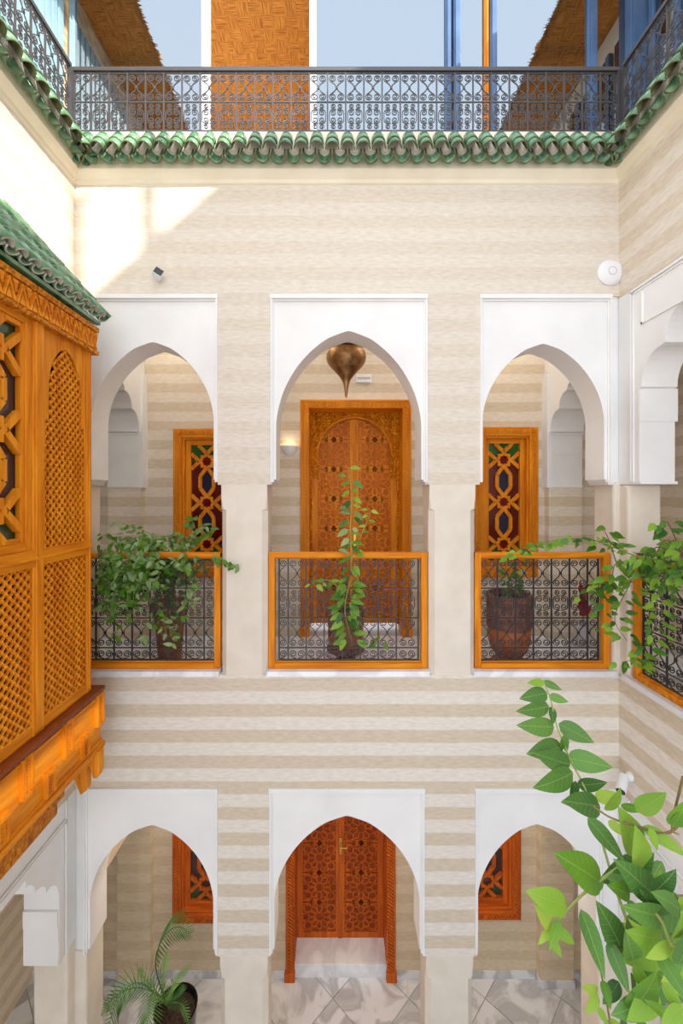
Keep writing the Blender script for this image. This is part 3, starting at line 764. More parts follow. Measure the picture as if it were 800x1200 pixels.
# ------------------------------------------------------------------ strapwork pattern shared by windows and oriel
def octagram(R):
    P = []
    for k in range(16):
        a = math.pi / 8 * k; r = R if k % 2 == 0 else R * .765
        P.append((r * math.cos(a), r * math.sin(a)))
    return P
def star_window(root, B, w, h, cx, cz, n, pitch, sw, y0, y1, mats, glass, wood_m):
    """strap lattice of n stars in a vertical row, centre (cx,cz), opening w x h; depth y0 (front) .. y1"""
    R = .092
    zs = [cz + (k - (n - 1) / 2) * pitch for k in range(n)]
    hw, hh = w / 2, h / 2
    def strap(p, q, d=0): m = MB(); m.bar(p, q, sw, y0 + d, y1); m.build('strap', wood_m, root, B)
    def poly_pane(pts, mat, d): m = MB(); m.prism(pts, 'y', y1 + d, y1 + d + .004); m.build('pane', mat, root, B)
    # panes behind
    edges = [cz - hh] + zs + [cz + hh]
    for i, z in enumerate(zs):
        poly_pane([(cx + x * .8, z + y * .8) for x, y in octagram(R)], glass['star'], -.006)
        for s in (-1, 1):
            if i < n - 1: poly_pane([(cx + s * hw, z), (cx + s * hw, z + pitch), (cx, z + pitch), (cx, z)], glass['side'], .002 if s > 0 else .0021)
    for z, q in ((zs[0], -1), (zs[-1], 1)):
        for s in (-1, 1): poly_pane([(cx, z), (cx + s * hw, z), (cx + s * hw, cz + q * hh), (cx, cz + q * hh)], glass['corner'], .002 if s > 0 else .0021)
    for i, z in enumerate(zs):
        P = octagram(R)
        m = MB(); Po = octagram(R * 1.12); Pi = octagram(R * .66); vs = []
        for yy in (y0 - .003, y1):
            for Q in (Po, Pi): vs += [(cx + a, yy, z + b) for a, b in Q]
        fs = []
        for j in range(16):
            k = (j + 1) % 16; fs += [(j, k, 16 + k, 16 + j), (32 + j, 48 + j, 48 + k, 32 + k), (j, 32 + j, 32 + k, k), (16 + j, 16 + k, 48 + k, 48 + j)]
        m.add(vs, fs); m.build('star', wood_m, root, B)
        for s in (-1, 1):
            for q in (-1, 1):
                strap((cx + s * (R - .004), z), (cx + s * hw, z + q * (hw - R) * 1.0))
                if (i == 0 and q < 0) or (i == n - 1 and q > 0):
                    strap((cx, z + q * R), (cx + s * min(hw, hh - (n - 1) / 2 * pitch - R), cz + q * hh))
        if i < n - 1:
            c = z + pitch / 2; a, b1, b2 = R * .86, pitch / 2 - R + .025, (pitch / 2 - R) * .42 + .006
            H = [(0, b1), (a, b2), (a, -b2), (0, -b1), (-a, -b2), (-a, b2)]
            m = MB()
            for j in range(6):
                p, r_ = H[j], H[(j + 1) % 6]; m.bar((cx + p[0], c + p[1]), (cx + r_[0], c + r_[1]), sw, y0, y1)
            m.build('hexagon', wood_m, root, B)
            poly_pane([(cx + x * .8, c + y * .85) for x, y in H], glass['hex'], -.006)
def frame_rect(root, B, x0, x1, z0, z1, wd, y0, y1, mv, mh, name='casing', bottom=True, bevel=.004):
    m = MB(); m.box(x0, x0 + wd, y0, y1, z0, z1); m.build(name, mv, root, B, bevel=bevel)
    m = MB(); m.box(x1 - wd, x1, y0, y1, z0, z1); m.build(name, mv, root, B, bevel=bevel)
    m = MB(); m.box(x0 + wd, x1 - wd, y0, y1, z1 - wd, z1); m.build(name, mh, root, B, bevel=bevel)
    if bottom:
        m = MB(); m.box(x0 + wd, x1 - wd, y0, y1, z0, z0 + wd); m.build(name, mh, root, B, bevel=bevel)
def rope(root, B, segs, wd, y, mat, step=.034):
    """slanted carved rope along straight bands: segs = ((x0,z0),(x1,z1))"""
    m = MB()
    for (a, b) in segs:
        a = Vector(a); b = Vector(b); L = (b - a).length; d = (b - a) / L; nn = Vector((-d.y, d.x)); k = step / 2
        while k < L:
            c = a + d * k; m.bar(tuple(c - nn * wd / 2 - d * wd * .4), tuple(c + nn * wd / 2 + d * wd * .4), step * .5, y - .014, y + .002); k += step
    o = m.build('rope_carving', mat, root, B); o['kind'] = 'stuff'; return o
GL = {'star': M['redglass'], 'side': M['maroon'], 'hex': M['blueglass'], 'corner': M['greenglass']}
GG = {'star': M['smoke'], 'side': M['smoke'], 'hex': M['smoke'], 'corner': M['dgreen']}
def gallery_window(name, label, r, mv, mh, mc, glass):
    x0, x1, zt, zb = r
    root = empty(name, ((x0 + x1) / 2, YB, zb)); struct(root); root['label'] = label
    B = TR((0, YB, 0)); wd = .10
    frame_rect(root, B, x0, x1, zb, zt, wd, -.035, .05, mv, mh)
    rope(root, B, [((x0 + .045, zb + .02), (x0 + .045, zt - .02)), ((x1 - .045, zb + .02), (x1 - .045, zt - .02)), ((x0 + .07, zt - .045), (x1 - .07, zt - .045)), ((x0 + .07, zb + .045), (x1 - .07, zb + .045))], .045, -.035, mv)
    frame_rect(root, B, x0 + wd, x1 - wd, zb + wd, zt - wd, .025, -.012, .06, mv, mh, 'inner_frame')
    frame_rect(root, B, x0 + wd + .025, x1 - wd - .025, zb + wd + .025, zt - wd - .025, .055, .04, .10, mv, mh, 'sash')
    ow, oh = (x1 - x0) - 2 * (wd + .08), (zt - zb) - 2 * (wd + .08)
    p = oh / 2.78
    star_window(root, B, ow, oh, (x0 + x1) / 2, (zt + zb) / 2, 3, p, .042, .055, .085, None, glass, mv)
    m = MB(); m.box(x0 + .06, x1 - .06, YB + .16, YB + .2, zb + .06, zt - .06); m.build('dark_pane_backing', M['interior'], root)
    return root
gallery_window('window_1', 'coloured glass star window with honey wood frame in the upper gallery by the oriel', WU[0], M['wz'], M['wx'], M['wcarve'], GL)
gallery_window('window_2', 'coloured glass star window with honey wood frame in the upper gallery right of the door', WU[1], M['wz'], M['wx'], M['wcarve'], GL)
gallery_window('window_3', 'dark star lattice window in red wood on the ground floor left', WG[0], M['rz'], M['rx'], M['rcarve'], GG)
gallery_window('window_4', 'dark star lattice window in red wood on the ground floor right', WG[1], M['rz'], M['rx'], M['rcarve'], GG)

# ------------------------------------------------------------------ carved doors
def girih(m, cx, cz, hw, hh, y, xl, xr, zl, zr, wd=.015, clip=None):
    """ten-fold rosette cell centred at cx,cz"""
    def ok(p): return xl <= p[0] <= xr and zl <= p[1] <= zr and (clip is None or clip(p))
    def seg(a, b):
        if ok(a) and ok(b): m.bar(a, b, wd, y - .012, y + .003)
    def pt(r, a): return (cx + r * math.sin(a), cz + r * math.cos(a))
    r1, r2, r3, r4, r5 = [hw * q for q in (.23, .36, .60, .78, 1.02)]
    A = math.pi / 10
    for k in range(10):
        a = 2 * A * k
        seg(pt(r1, a), pt(r2, a + A)); seg(pt(r2, a + A), pt(r1, a + 2 * A))
        seg(pt(r2, a + A), pt(r3, a + A * 1.0))
        seg(pt(r3, a + A), pt(r4, a + 2 * A)); seg(pt(r4, a + 2 * A), pt(r3, a + 3 * A))
        seg(pt(r4, a), pt(r5, a + .35 * A)); seg(pt(r4, a), pt(r5, a - .35 * A))
        seg(pt(r5, a + .35 * A), pt(r5 * 1.12, a + A)); seg(pt(r5, a - .35 * A), pt(r5 * 1.12, a - A))
    # separators between cells
    for q in (-1, 1):
        z = cz + q * hh
        for s in (-1, 1):
            seg((cx + s * .02, z), (cx + s * hw * .45, z + q * -.02)); seg((cx + s * hw * .45, z - q * .02), (cx + s * hw, z - q * .02)); seg((cx + s * .02, z), (cx + s * .0, z - q * .035))
def make_door(name, label, casing, zfloor, zsill, mats, handle_z, arch):
    dx0, dx1, dz = casing; mv, mh, mc, mr = mats; rec = .29
    root = empty(name, ((dx0 + dx1) / 2, YB, zfloor)); struct(root); root['label'] = label
    B = TR((0, YB, 0)); wd = .10
    frame_rect(root, B, dx0, dx1, zfloor, dz, wd, -.035, .06, mv, mh, 'casing', False)
    frame_rect(root, B, dx0 + .008, dx1 - .008, zfloor, dz - .008, .018, -.05, -.03, mv, mh, 'casing_bead', False, .003)
    rope(root, B, [((dx0 + .062, zfloor + .08), (dx0 + .062, dz - .06)), ((dx1 - .062, zfloor + .08), (dx1 - .062, dz - .06)), ((dx0 + .09, dz - .062), (dx1 - .09, dz - .062))], .06, -.035, mv, .04)
    for a, b in ((dx0 - .012, dx0 + wd + .006), (dx1 - wd - .006, dx1 + .012)):
        m = MB(); m.box(a, b, -.055, .06, zfloor, zfloor + .10); m.build('plinth', mv, root, B, bevel=.004)
    frame_rect(root, B, dx0 + wd - .02, dx1 - wd + .02, zfloor, dz - wd + .02, .02, .06, rec + .05, mv, mh, 'reveal', False)
    lx0, lx1, lz1 = dx0 + wd, dx1 - wd, dz - wd
    mid = (lx0 + lx1) / 2
    yl = rec + .012
    for s in (0, 1):
        a, b = (lx0, mid) if s == 0 else (mid, lx1)
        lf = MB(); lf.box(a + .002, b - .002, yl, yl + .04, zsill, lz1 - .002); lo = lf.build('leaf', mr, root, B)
        st = .075 if not arch else .09
        inn = .055
        pa, pb = (a + st, b - inn) if s == 0 else (a + inn, b - st)
        z0p, z1p = zsill + .07, lz1 - (.06 if not arch else .05)
        fr = MB()
        fr.box(a + .002, pa, yl - .014, yl + .005, zsill, lz1 - .002); fr.box(pb, b - .002, yl - .014, yl + .005, zsill, lz1 - .002)
        fr.box(pa, pb, yl - .014, yl + .005, zsill, z0p); fr.box(pa, pb, yl - .014, yl + .005, z1p, lz1 - .002)
        fr.build('stile', mv, lo, B, bevel=.003)
        cw = (pb - pa) / 2; cc = (pa + pb) / 2; ph = .365
        g = MB(); z = z0p + ph * .5
        while z < z1p + ph * .6:
            girih(g, cc, z, cw, ph / 2, yl, pa, pb, z0p, z1p); z += ph
        go = g.build('star_carving', mv, lo, B); go['kind'] = 'stuff'
    m = MB(); m.box(mid - .022, mid + .022, yl - .024, yl, zsill, lz1 - .01); m.build('meeting_stile', mv, root, B, bevel=.005)
    if arch:
        # carved spandrel board with round-headed opening in front of the leaves
        hw = (lx1 - lx0) / 2; ohw = hw * .80; zc = lz1 - .075 - ohw; P = [(lx0, zsill), (lx0, lz1), (lx1, lz1), (lx1, zsill)]
        P += [(mid + hw * .965, zsill), (mid + hw * .965, zc - .30), (mid + hw * .9, zc - .27), (mid + hw * .84, zc - .30), (mid + hw * .86, zc - .34) if False else (mid + ohw * 1.02, zc - .24), (mid + ohw * 1.02, zc)]
        P += [(mid + ohw * 1.02 * math.cos(t), zc + ohw * math.sin(t)) for t in [math.pi * k / 28 for k in range(1, 28)]]
        P += [(mid - ohw * 1.02, zc), (mid - ohw * 1.02, zc - .24), (mid - hw * .84, zc - .30), (mid - hw * .9, zc - .27), (mid - hw * .965, zc - .30), (mid - hw * .965, zsill)]
        m = MB(); m.prism(P, 'y', yl - .05, yl - .026); sp = m.build('spandrel', mc, root, B)
        m = MB(); m.tube([(mid + ohw * 1.05 * math.cos(t), yl - .05, zc + ohw * 1.05 * math.sin(t)) for t in [math.pi * k / 28 for k in range(29)]], .012, 6); m.build('arch_bead', mv, sp, B, smooth=True)
    h = MB(); h.box(mid - .016 + .004, mid + .016 + .004, yl - .036, yl - .024, handle_z - .10, handle_z + .10); h.tube([(mid + .004, yl - .036, handle_z + .01), (mid + .004, yl - .07, handle_z + .01), (mid + .09, yl - .07, handle_z + .008)], .008, 6)
    h.build('handle', M['gold'], root, B, bevel=.003)
    return root
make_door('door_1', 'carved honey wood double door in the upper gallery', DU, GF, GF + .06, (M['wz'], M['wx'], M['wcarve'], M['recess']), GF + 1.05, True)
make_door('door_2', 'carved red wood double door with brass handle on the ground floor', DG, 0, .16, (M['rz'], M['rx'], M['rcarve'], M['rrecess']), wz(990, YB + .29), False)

# ------------------------------------------------------------------ carved oriel on the left wall
XF = -1.826
def oY(px): return F * -XF / (CXP - px)
BO = TR((XF, 0, 0)) @ RZ(math.radians(90))       # local x -> world +Y, local -y -> world +X (outward)
YE0, YE1 = 1.35, 3.14
orl = thing('oriel_window', (XL, 2.3, 3.4), 'honey wood oriel with lattice screens and green tiled roof on the left wall', 'oriel')
ZF1, ZF0 = CZ + 190 / 155, CZ + 163 / 155
ZMR1, ZMR0, ZLB, ZLE = 5.30, 5.195, 4.22, 4.165
m = MB(); m.box(XL, XF - .16, YE0 + .03, YE1 - .03, ZLE, ZF1); m.build('dark_backing', M['interior'], orl)
m = MB(); m.box(XL, XF - .02, YE1 - .03, YE1, ZLE, ZF1); m.build('end_wall', M['wz'], orl)
m = MB(); m.box(XL, XF - .02, YE0, YE0 + .03, ZLE, ZF1); m.build('end_wall', M['wz'], orl)
posts = [(YE0, YE0 + .055), (YE0 + .055 + .454, YE0 + .055 + .454 + .1), (oY(50) - .10, oY(50)), (YE1 - .055, YE1)]
for a, b in posts:
    m = MB(); m.box(a, b, -.014, .06, ZLE, ZF0 + .02); m.box(a + .018, b - .018, -.022, .0, ZLE + .02, ZF0); m.build('post', M['wz'], orl, BO, bevel=.006)
m = MB(); m.box(YE0, YE1, -.016, .05, ZMR0, ZMR1); m.box(YE0, YE1, -.024, .05, ZMR0 + .04, ZMR0 + .06); m.build('middle_rail', M['wy'], orl, BO, bevel=.005)
m = MB(); m.box(YE0 + .002, YE1 - .002, -.009, .05, ZLE + .001, ZLB + .02); m.build('lower_rail', M['wy'], orl, BO, bevel=.005)
# lattice of turned wood
def lattice(x0, x1, z0, z1, inside=None, p=.058):
    m = MB(); ico = [(1, 0, 0), (-1, 0, 0), (0, 1, 0), (0, -1, 0), (0, 0, 1), (0, 0, -1)]
    fo = [(0, 2, 4), (2, 1, 4), (1, 3, 4), (3, 0, 4), (2, 0, 5), (1, 2, 5), (3, 1, 5), (0, 3, 5)]
    nx = int((x1 - x0) / p) + 2; nz = int((z1 - z0) / p * 2) + 2
    ok = lambda x, z: x0 - .01 <= x <= x1 + .01 and z0 - .01 <= z <= z1 + .01 and (inside is None or inside(x, z))
    for j in range(nz):
        for i in range(nx):
            x = x0 + i * p + (p / 2 if j % 2 else 0); z = z0 + j * p / 2
            if not ok(x, z): continue
            r = .0175; m.add([(x + a * r, b * r * 1.1 + .006, z + c * r) for a, b, c in ico], fo)
            for s in (-1, 1):
                if ok(x + s * p / 2, z + p / 2): m.bar((x, z), (x + s * p / 2, z + p / 2), .0135, .0, .014)
    return m
PL = [(YE0 + .055, YE0 + .055 + .454), (oY(50), YE1 - .055)]
for a, b in PL:
    c = (a + b) / 2; hw = (b - a) / 2; zb = ZMR1; za = 6.62; zsn = 6.10
    ih = hw - .055; oh = hw - .018
    arcp = [(c + ih * u, za - (za - 6.36) * v) for u, v in ARC]
    def inside(x, z, c=c, arcp=arcp, ih=ih, oh=oh):
        dx = abs(x - c)
        if z < zsn: return dx < oh
        if z < 6.36: return dx < ih
        for (u0, v0), (u1, v1) in zip(arcp, arcp[1:]):
            if v1 <= z <= v0: return dx < (u0 - c) + ((u1 - c) - (u0 - c)) * (v0 - z) / max(1e-6, v0 - v1)
        return False
    P = [(a, zb), (a, ZF0 + .01), (b, ZF0 + .01), (b, zb), (c + oh, zb), (c + oh, zsn - .02), (c + oh - .012, zsn + .02), (c + ih, zsn)] + list(reversed(arcp)) + [(2 * c - u, v) for u, v in arcp[1:]] + [(c - ih, zsn), (c - oh + .012, zsn + .02), (c - oh, zsn - .02), (c - oh, zb)]
    m = MB(); m.prism(P, 'y', -.004, .03); m.build('arched_board', M['wz'], orl, BO, bevel=.003)
    o = lattice(c - oh, c + oh, zb, za, inside).build('lattice', M['wz'], orl, BO, smooth=True); o['kind'] = 'stuff'
    o = lattice(a, b, ZLB + .02, ZMR0).build('lattice', M['wz'], orl, BO, smooth=True); o['kind'] = 'stuff'
# middle bay: star window above, lattice below
a, b = PL[0][1] + .1, PL[1][0] - .1
o = lattice(a, b, ZLB + .02, ZMR0).build('lattice', M['wz'], orl, BO, smooth=True); o['kind'] = 'stuff'
zt = ZF0 - .02
frame_rect(orl, BO, a, b, ZMR1, zt + .02, .05, -.006, .04, M['wz'], M['wy'], 'sash')
frame_rect(orl, BO, a + .05, b - .05, ZMR1 + .05, zt - .03, .03, .004, .04, M['wz'], M['wy'], 'inner_frame')
ow, oh = (b - a) - .16, zt - ZMR1 - .11
ncol = max(1, round(ow / .42))
GO = {'star': M['smoke'], 'side': M['smoke'], 'hex': M['smoke'], 'corner': M['dgreen']}
cwid = ow / ncol
for k in range(ncol):
    star_window(orl, BO, cwid, oh, a + .08 + cwid * (k + .5), (ZMR1 + zt) / 2 + .01, 3, oh / 2.8, .04, .0, .04, None, GO, M['wz'])
# frieze
m = MB(); m.box(YE0 - .04, YE1 + .03, -.035, .06, ZF0, ZF1); m.box(YE0 - .05, YE1 + .04, -.05, .06, ZF0 - .012, ZF0 + .016); m.box(YE0 - .05, YE1 + .04, -.05, .06, ZF1 - .018, ZF1 + .02)
fr = m.build('frieze', M['wcarve'], orl, BO, bevel=.003)
m = MB(); x = YE0
while x < YE1:
    m.prism([(x, ZF0 + .02), (x + .05, ZF1 - .03), (x + .1, ZF0 + .02), (x + .085, ZF0 + .02), (x + .05, ZF1 - .055), (x + .015, ZF0 + .02)], 'y', -.052, -.03)
    m.prism([(x + .03, ZF0 + .025), (x + .05, ZF1 - .085), (x + .07, ZF0 + .025)], 'y', -.047, -.03)
    m.prism([(x + .08, ZF1 - .03), (x + .1, ZF0 + .075), (x + .12, ZF1 - .03)], 'y', -.047, -.03)
    x += .1
m.build('zigzag_carving', M['wy'], fr, BO)['kind'] = 'stuff'
# ledge and apron
ZA0 = 3.72
m = MB(); m.box(YE0 - .07, YE1 + .09, -.07, .06, ZLE - .035, ZLE); m.build('ledge', M['wdark'], orl, BO, bevel=.006)
m = MB(); m.box(YE0 - .05, YE1 + .07, -.045, .35, ZA0, ZLE - .035); m.build('apron', M['wy'], orl, BO, bevel=.004)
m = MB(); m.box(YE0 - .07, YE1 + .09, -.07, .35, ZA0 - .02, ZA0 + .02); m.box(YE0 - .06, YE1 + .08, -.058, .35, ZA0 + .02, ZA0 + .045); m.build('apron_moulding', M['wy'], orl, BO, bevel=.006)
def dentil_block(yc, z0, z1, wd, up):
    m = MB(); m.box(yc - wd / 2, yc + wd / 2, -.064, -.04, z0, z1)
    m.box(yc - wd / 2 - .016, yc - wd / 2, -.074, -.04, z0 - (0 if up else .012), z1); m.box(yc + wd / 2, yc + wd / 2 + .016, -.074, -.04, z0 - (0 if up else .012), z1)
    zz = z1 if up else z0
    m.box(yc - wd / 2 - .019, yc + wd / 2 + .019, -.079, -.04, zz - .012, zz + .012)
    k = z0 + .01
    while k < z1 - .01:
        m.box(yc - .012, yc + .012, -.07, -.04, k, k + .009); k += .019
    m.build('key_block', M['wz'], orl, BO)
for k in range(6):
    yc = 3.165 - k * .375
    if yc > YE0: dentil_block(yc, ZLE - .26, ZLE - .04, .055, False)
    yc2 = yc - .18
    if yc2 > YE0: dentil_block(yc2, ZA0 + .045, ZA0 + .19, .055, True)
for k in range(5):
    y1 = 3.165 - .045 - k * .375; y0 = y1 - .375 + .09
    if y0 < YE0: break
    m = MB(); m.box(y0, y1, -.058, -.04, ZLE - .075, ZLE - .052); m.build('key_moulding', M['wy'], orl, BO, bevel=.003)
# lower tier and brackets
m = MB(); m.box(YE0 + .05, 2.99, .03, .37, 3.63, ZA0 - .01); m.box(YE0 + .05, 2.94, .055, .37, 3.52, 3.63); m.box(YE0 + .05, 2.90, .08, .37, 3.42, 3.52); m.build('lower_tier', M['wcarve'], orl, BO, bevel=.01)
def bracket(yc, wd=.075):
    m = MB(); P = [(XF - .36, ZA0), (XF + .09, ZA0), (XF + .09, 3.57), (XF + .075, 3.525), (XF + .045, 3.525), (XF + .03, 3.58), (XF + .015, 3.62), (XF - .002, 3.60), (XF - .008, 3.43), (XF - .05, 3.40), (XF - .07, 3.46), (XF - .10, 3.52), (XF - .16, 3.50), (XF - .36, 3.36)]
    vs = [(x, y, z) for y in (yc - wd / 2, yc + wd / 2) for x, z in P]; n = len(P)
    m.add(vs, [tuple(range(n)), tuple(range(2 * n - 1, n - 1, -1))] + [(i, (i + 1) % n, (i + 1) % n + n, i + n) for i in range(n)])
    m.build('bracket', M['wz'], orl, None, bevel=.006)
for yc in (3.14, 1.6): bracket(yc)
# tiled hip roof of the oriel
EX, EY, EZ = -1.767, 3.207, CZ + 1.30
RISE, RUN = .56, abs(XL - EX)
sl = math.atan2(RISE, RUN)
roof = MB()
y0r = 1.28
roof.add([(EX - .02, y0r, EZ - .02), (EX - .02, EY - .02, EZ - .02), (XL, EY - RUN, EZ + RISE - .02), (XL, y0r + RUN, EZ + RISE - .02), (XL, EY - .02, EZ - .02), (XL, y0r, EZ - .02)], [(0, 1, 2, 3), (1, 4, 2), (0, 3, 5), (0, 5, 4, 1)])
rb = roof.build('roof_board', M['glaze'], orl)
m = MB(); m.box(EX - .04, EX - .004, y0r, EY - .02, EZ - .028, EZ - .005); m.build('eave_board', M['glaze'], orl)
OC = tile_mesh(.044, .038, .20, 1, .012, 8, 'mortar'); OP = tile_mesh(.046, .042, .20, -1, .012, 8, 'mortar')
pit = .1
ny = int((EY - y0r) / pit)
SLN = math.hypot(RISE, RUN)
for i in range(ny):
    y = EY - .03 - i * pit
    for kind, me, off, lift in (('pan', OP, 0, .038), ('cover', OC, pit / 2, .035)):
        yy = y - off
        maxL = min(1, max(0, (EY - yy) / RUN), max(0, (yy - y0r) / RUN)) * SLN
        c = 0
        while c == 0 or c * .155 + .12 < maxL:
            B = TR((EX + .03 - math.cos(sl) * c * .155, yy, EZ - .012 + math.sin(sl) * c * .155 + lift + .004 * c)) @ RZ(math.radians(90)) @ RX(sl)
            put('roof_tile', me, rb, B); c += 1
            if c > 4: break
RT = tile_mesh(.05, .042, .17, 1, .011, 8)
hip = Vector((XL, EY - RUN, EZ + RISE)) - Vector((EX, EY, EZ)); hn = hip.normalized()
k = 0
while k * .14 < hip.length - .05:
    o = Vector((EX + .02, EY + .02, EZ + .03)) + hn * (k * .14)
    az = math.atan2(-hn.x, hn.y); el = math.asin(hn.z)
    put('ridge_tile', RT, rb, TR(o) @ RZ(az) @ RX(el)); k += 1

# ------------------------------------------------------------------ lantern, sconce, devices
YL = 4.25; lx, lzc = wx(405.5, YL), wz(430, YL); sL = YL / F
lan = thing('pendant_lantern', (lx, YL, wz(466, YL)), 'aged brass teardrop lantern hanging in the middle arch', 'lantern')
pf = [(.8, 466), (1.6, 462), (2.2, 456), (3.4, 450), (5.5, 445), (9, 440), (13.5, 435), (18.5, 430), (22, 425), (23.4, 420), (23.0, 415.5), (21, 411.5), (17.5, 408.5), (13, 406), (9, 404), (8, 402), (7.6, 399), (4, 396), (2, 390)]
m = MB(); m.lathe([(r * sL, wz(y, YL)) for r, y in pf], 32, lx, YL); m.build('body', M['brass'], lan, smooth=True)
m = MB(); m.lathe([(18 * sL, wz(409.5, YL)), (19.5 * sL, wz(409, YL)), (18.5 * sL, wz(408, YL)), (17.5 * sL, wz(408.2, YL))], 32, lx, YL); m.build('rim', M['brass'], lan, smooth=True)
m = MB(); m.tube([(lx, YL, wz(392, YL)), (lx, YL, ZCU)], .006, 6); m.build('chain', M['brass'], lan)
m = MB(); m.lathe([(.05, ZCU - .02), (.05, ZCU)], 16, lx, YL); m.build('ceiling_rose', M['brass'], lan)

sx_, sz_ = bx(339), bz(526)
sc = thing('wall_sconce', (sx_, YB, sz_), 'small lit half-bowl sconce on the wall left of the carved door', 'sconce')
m = MB(); n = 12; vs = []; fs = []
pr = [(.01, -.09), (.04, -.075), (.075, -.04), (.095, 0), (.10, .03)]
for r, z in pr:
    for k in range(n + 1):
        t = math.pi + math.pi * k / n; vs.append((sx_ + r * math.cos(t), YB + r * math.sin(t), sz_ + z))
for i in range(len(pr) - 1):
    for k in range(n): fs.append((i * (n + 1) + k, i * (n + 1) + k + 1, (i + 1) * (n + 1) + k + 1, (i + 1) * (n + 1) + k))
m.add(vs, fs); m.build('bowl', M['white'], sc, smooth=True)
m = MB(); m.lathe([(.012, -.03), (.02, -.01), (.02, .015), (.01, .03)], 10, sx_, YB - .045, sz_); m.build('bulb', M['lamp'], sc)
ld = bpy.data.lights.new('sconce_light', 'POINT'); ld.energy = .25; ld.color = (1, .78, .48); ld.shadow_soft_size = .03
lo = bpy.data.objects.new('sconce_light', ld); COL.objects.link(lo); lo.location = (sx_, YB - .05, sz_ + .06)

ap = thing('wireless_access_point', (fx(714), D, fz(320)), 'round white access point high on the front wall at right', 'access point')
m = MB(); m.lathe([(.108, 0), (.11, .012), (.10, .026), (.075, .036), (.04, .041), (.002, .042)], 40); m.build('dome', M['device'], ap, TR((fx(714), D, fz(320))) @ RX(math.radians(90)), smooth=True)
m = MB(); m.lathe([(.036, .0405), (.036, .0425), (.031, .0428), (.031, .0405)], 32); m.build('ring', M['dgrey'], ap, TR((fx(714), D, fz(320))) @ RX(math.radians(90)), smooth=True)

sp = thing('spotlight', (fx(186), D, fz(326)), 'small dark square spotlight on the wall above the left arch', 'spotlight')
B = TR((fx(186), D, fz(326)))
m = MB(); m.lathe([(.03, 0), (.03, .012), (.012, .016), (.012, .05)], 16); m.build('mount', M['device'], sp, B @ RX(math.radians(90)))
Bh = B @ TR((.02, -.07, 0)) @ RZ(math.radians(25)) @ RY(math.radians(25)) @ RX(math.radians(-20))
m = MB(); m.box(-.036, .036, -.03, .03, -.036, .036); m.build('head', M['device'], sp, Bh, bevel=.006)
m = MB(); m.box(-.033, .033, -.034, -.029, -.033, .033); m.build('face', M['ddark'], sp, Bh, bevel=.004)

cx_, cy_, cz_ = XR - .0, wx(0, 1) * 0 + F * XR / (738 - CXP), 0
cy_ = F * (XR) / (739 - CXP); cz_ = wz(910, cy_)
sc2 = thing('security_camera', (XR, cy_, cz_), 'white bullet security camera with black face on the right wall', 'camera')
B = TR((XR, cy_, cz_))
m = MB(); m.lathe([(.035, 0), (.035, .02), (.018, .028), (.014, .06)], 18); m.build('mount', M['device'], sc2, B @ RY(math.radians(-90)), smooth=True)
m = MB(); m.tube([(-.05, 0, 0), (-.07, -.01, -.02)], .014, 8); m.build('arm', M['device'], sc2, B)
Bc = B @ TR((-.095, -.035, -.035)) @ Vector((-.62, -.62, -.42)).to_track_quat('Z', 'Y').to_matrix().to_4x4()
m = MB(); m.lathe([(.028, -.075), (.036, -.07), (.038, .05), (.036, .07)], 20); m.build('body', M['device'], sc2, Bc, smooth=True)
m = MB(); m.lathe([(.033, .07), (.033, .073), (.012, .0735), (.012, .071)], 20); m.build('lens', M['ddark'], sc2, Bc, smooth=True)

em = thing('emergency_light', (bx(426), YB, bz(444)), 'small white emergency light above the upper carved door', 'light')
B = TR((bx(426), YB, bz(444)))
m = MB(); m.box(-.09, .09, -.03, 0, -.05, .05); m.build('housing', M['device'], em, B, bevel=.008)
m = MB(); m.box(-.075, .075, -.036, -.03, -.012, .012); m.build('diffuser', M['dgrey'], em, B)

# added fill lights that brighten the galleries, out of the camera's sight behind the arches
def fill_light(x, y, z, e, label):
    t = thing('added_fill_light', (x, y, z), label, 'fill_light', 'added fill lights under the gallery ceilings')
    m = MB(); m.lathe([(.055, -.012), (.06, -.004), (.06, 0), (.045, 0)], 20, x, y, z); m.build('rim', M['device'], t, smooth=True)
    m = MB(); m.lathe([(.04, -.012), (.04, -.006)], 16, x, y, z); m.build('lamp', M['fill_light'], t)
    d = bpy.data.lights.new('fill_lamp', 'POINT'); d.energy = e; d.color = (1, .93, .82); d.shadow_soft_size = .05
    o = bpy.data.objects.new('fill_lamp', d); COL.objects.link(o); o.location = (x, y, z - .05)
for i, px in enumerate((185, 320, 500, 610)):
    w4 = ('before the window beside the oriel', 'between that window and the lantern', 'right of the lantern', 'before the window on the right')[i]
    w5 = ('above the potted palm', 'left of the red door', 'right of the red door', 'before the window on the right')[i]
    fill_light(wx(px, 4.3), 4.3, ZCU, 5.5, 'added upper gallery fill light ' + w4)
    fill_light(wx(px, 4.3), 4.3, ZCL, 17, 'added ground floor fill light ' + w5)

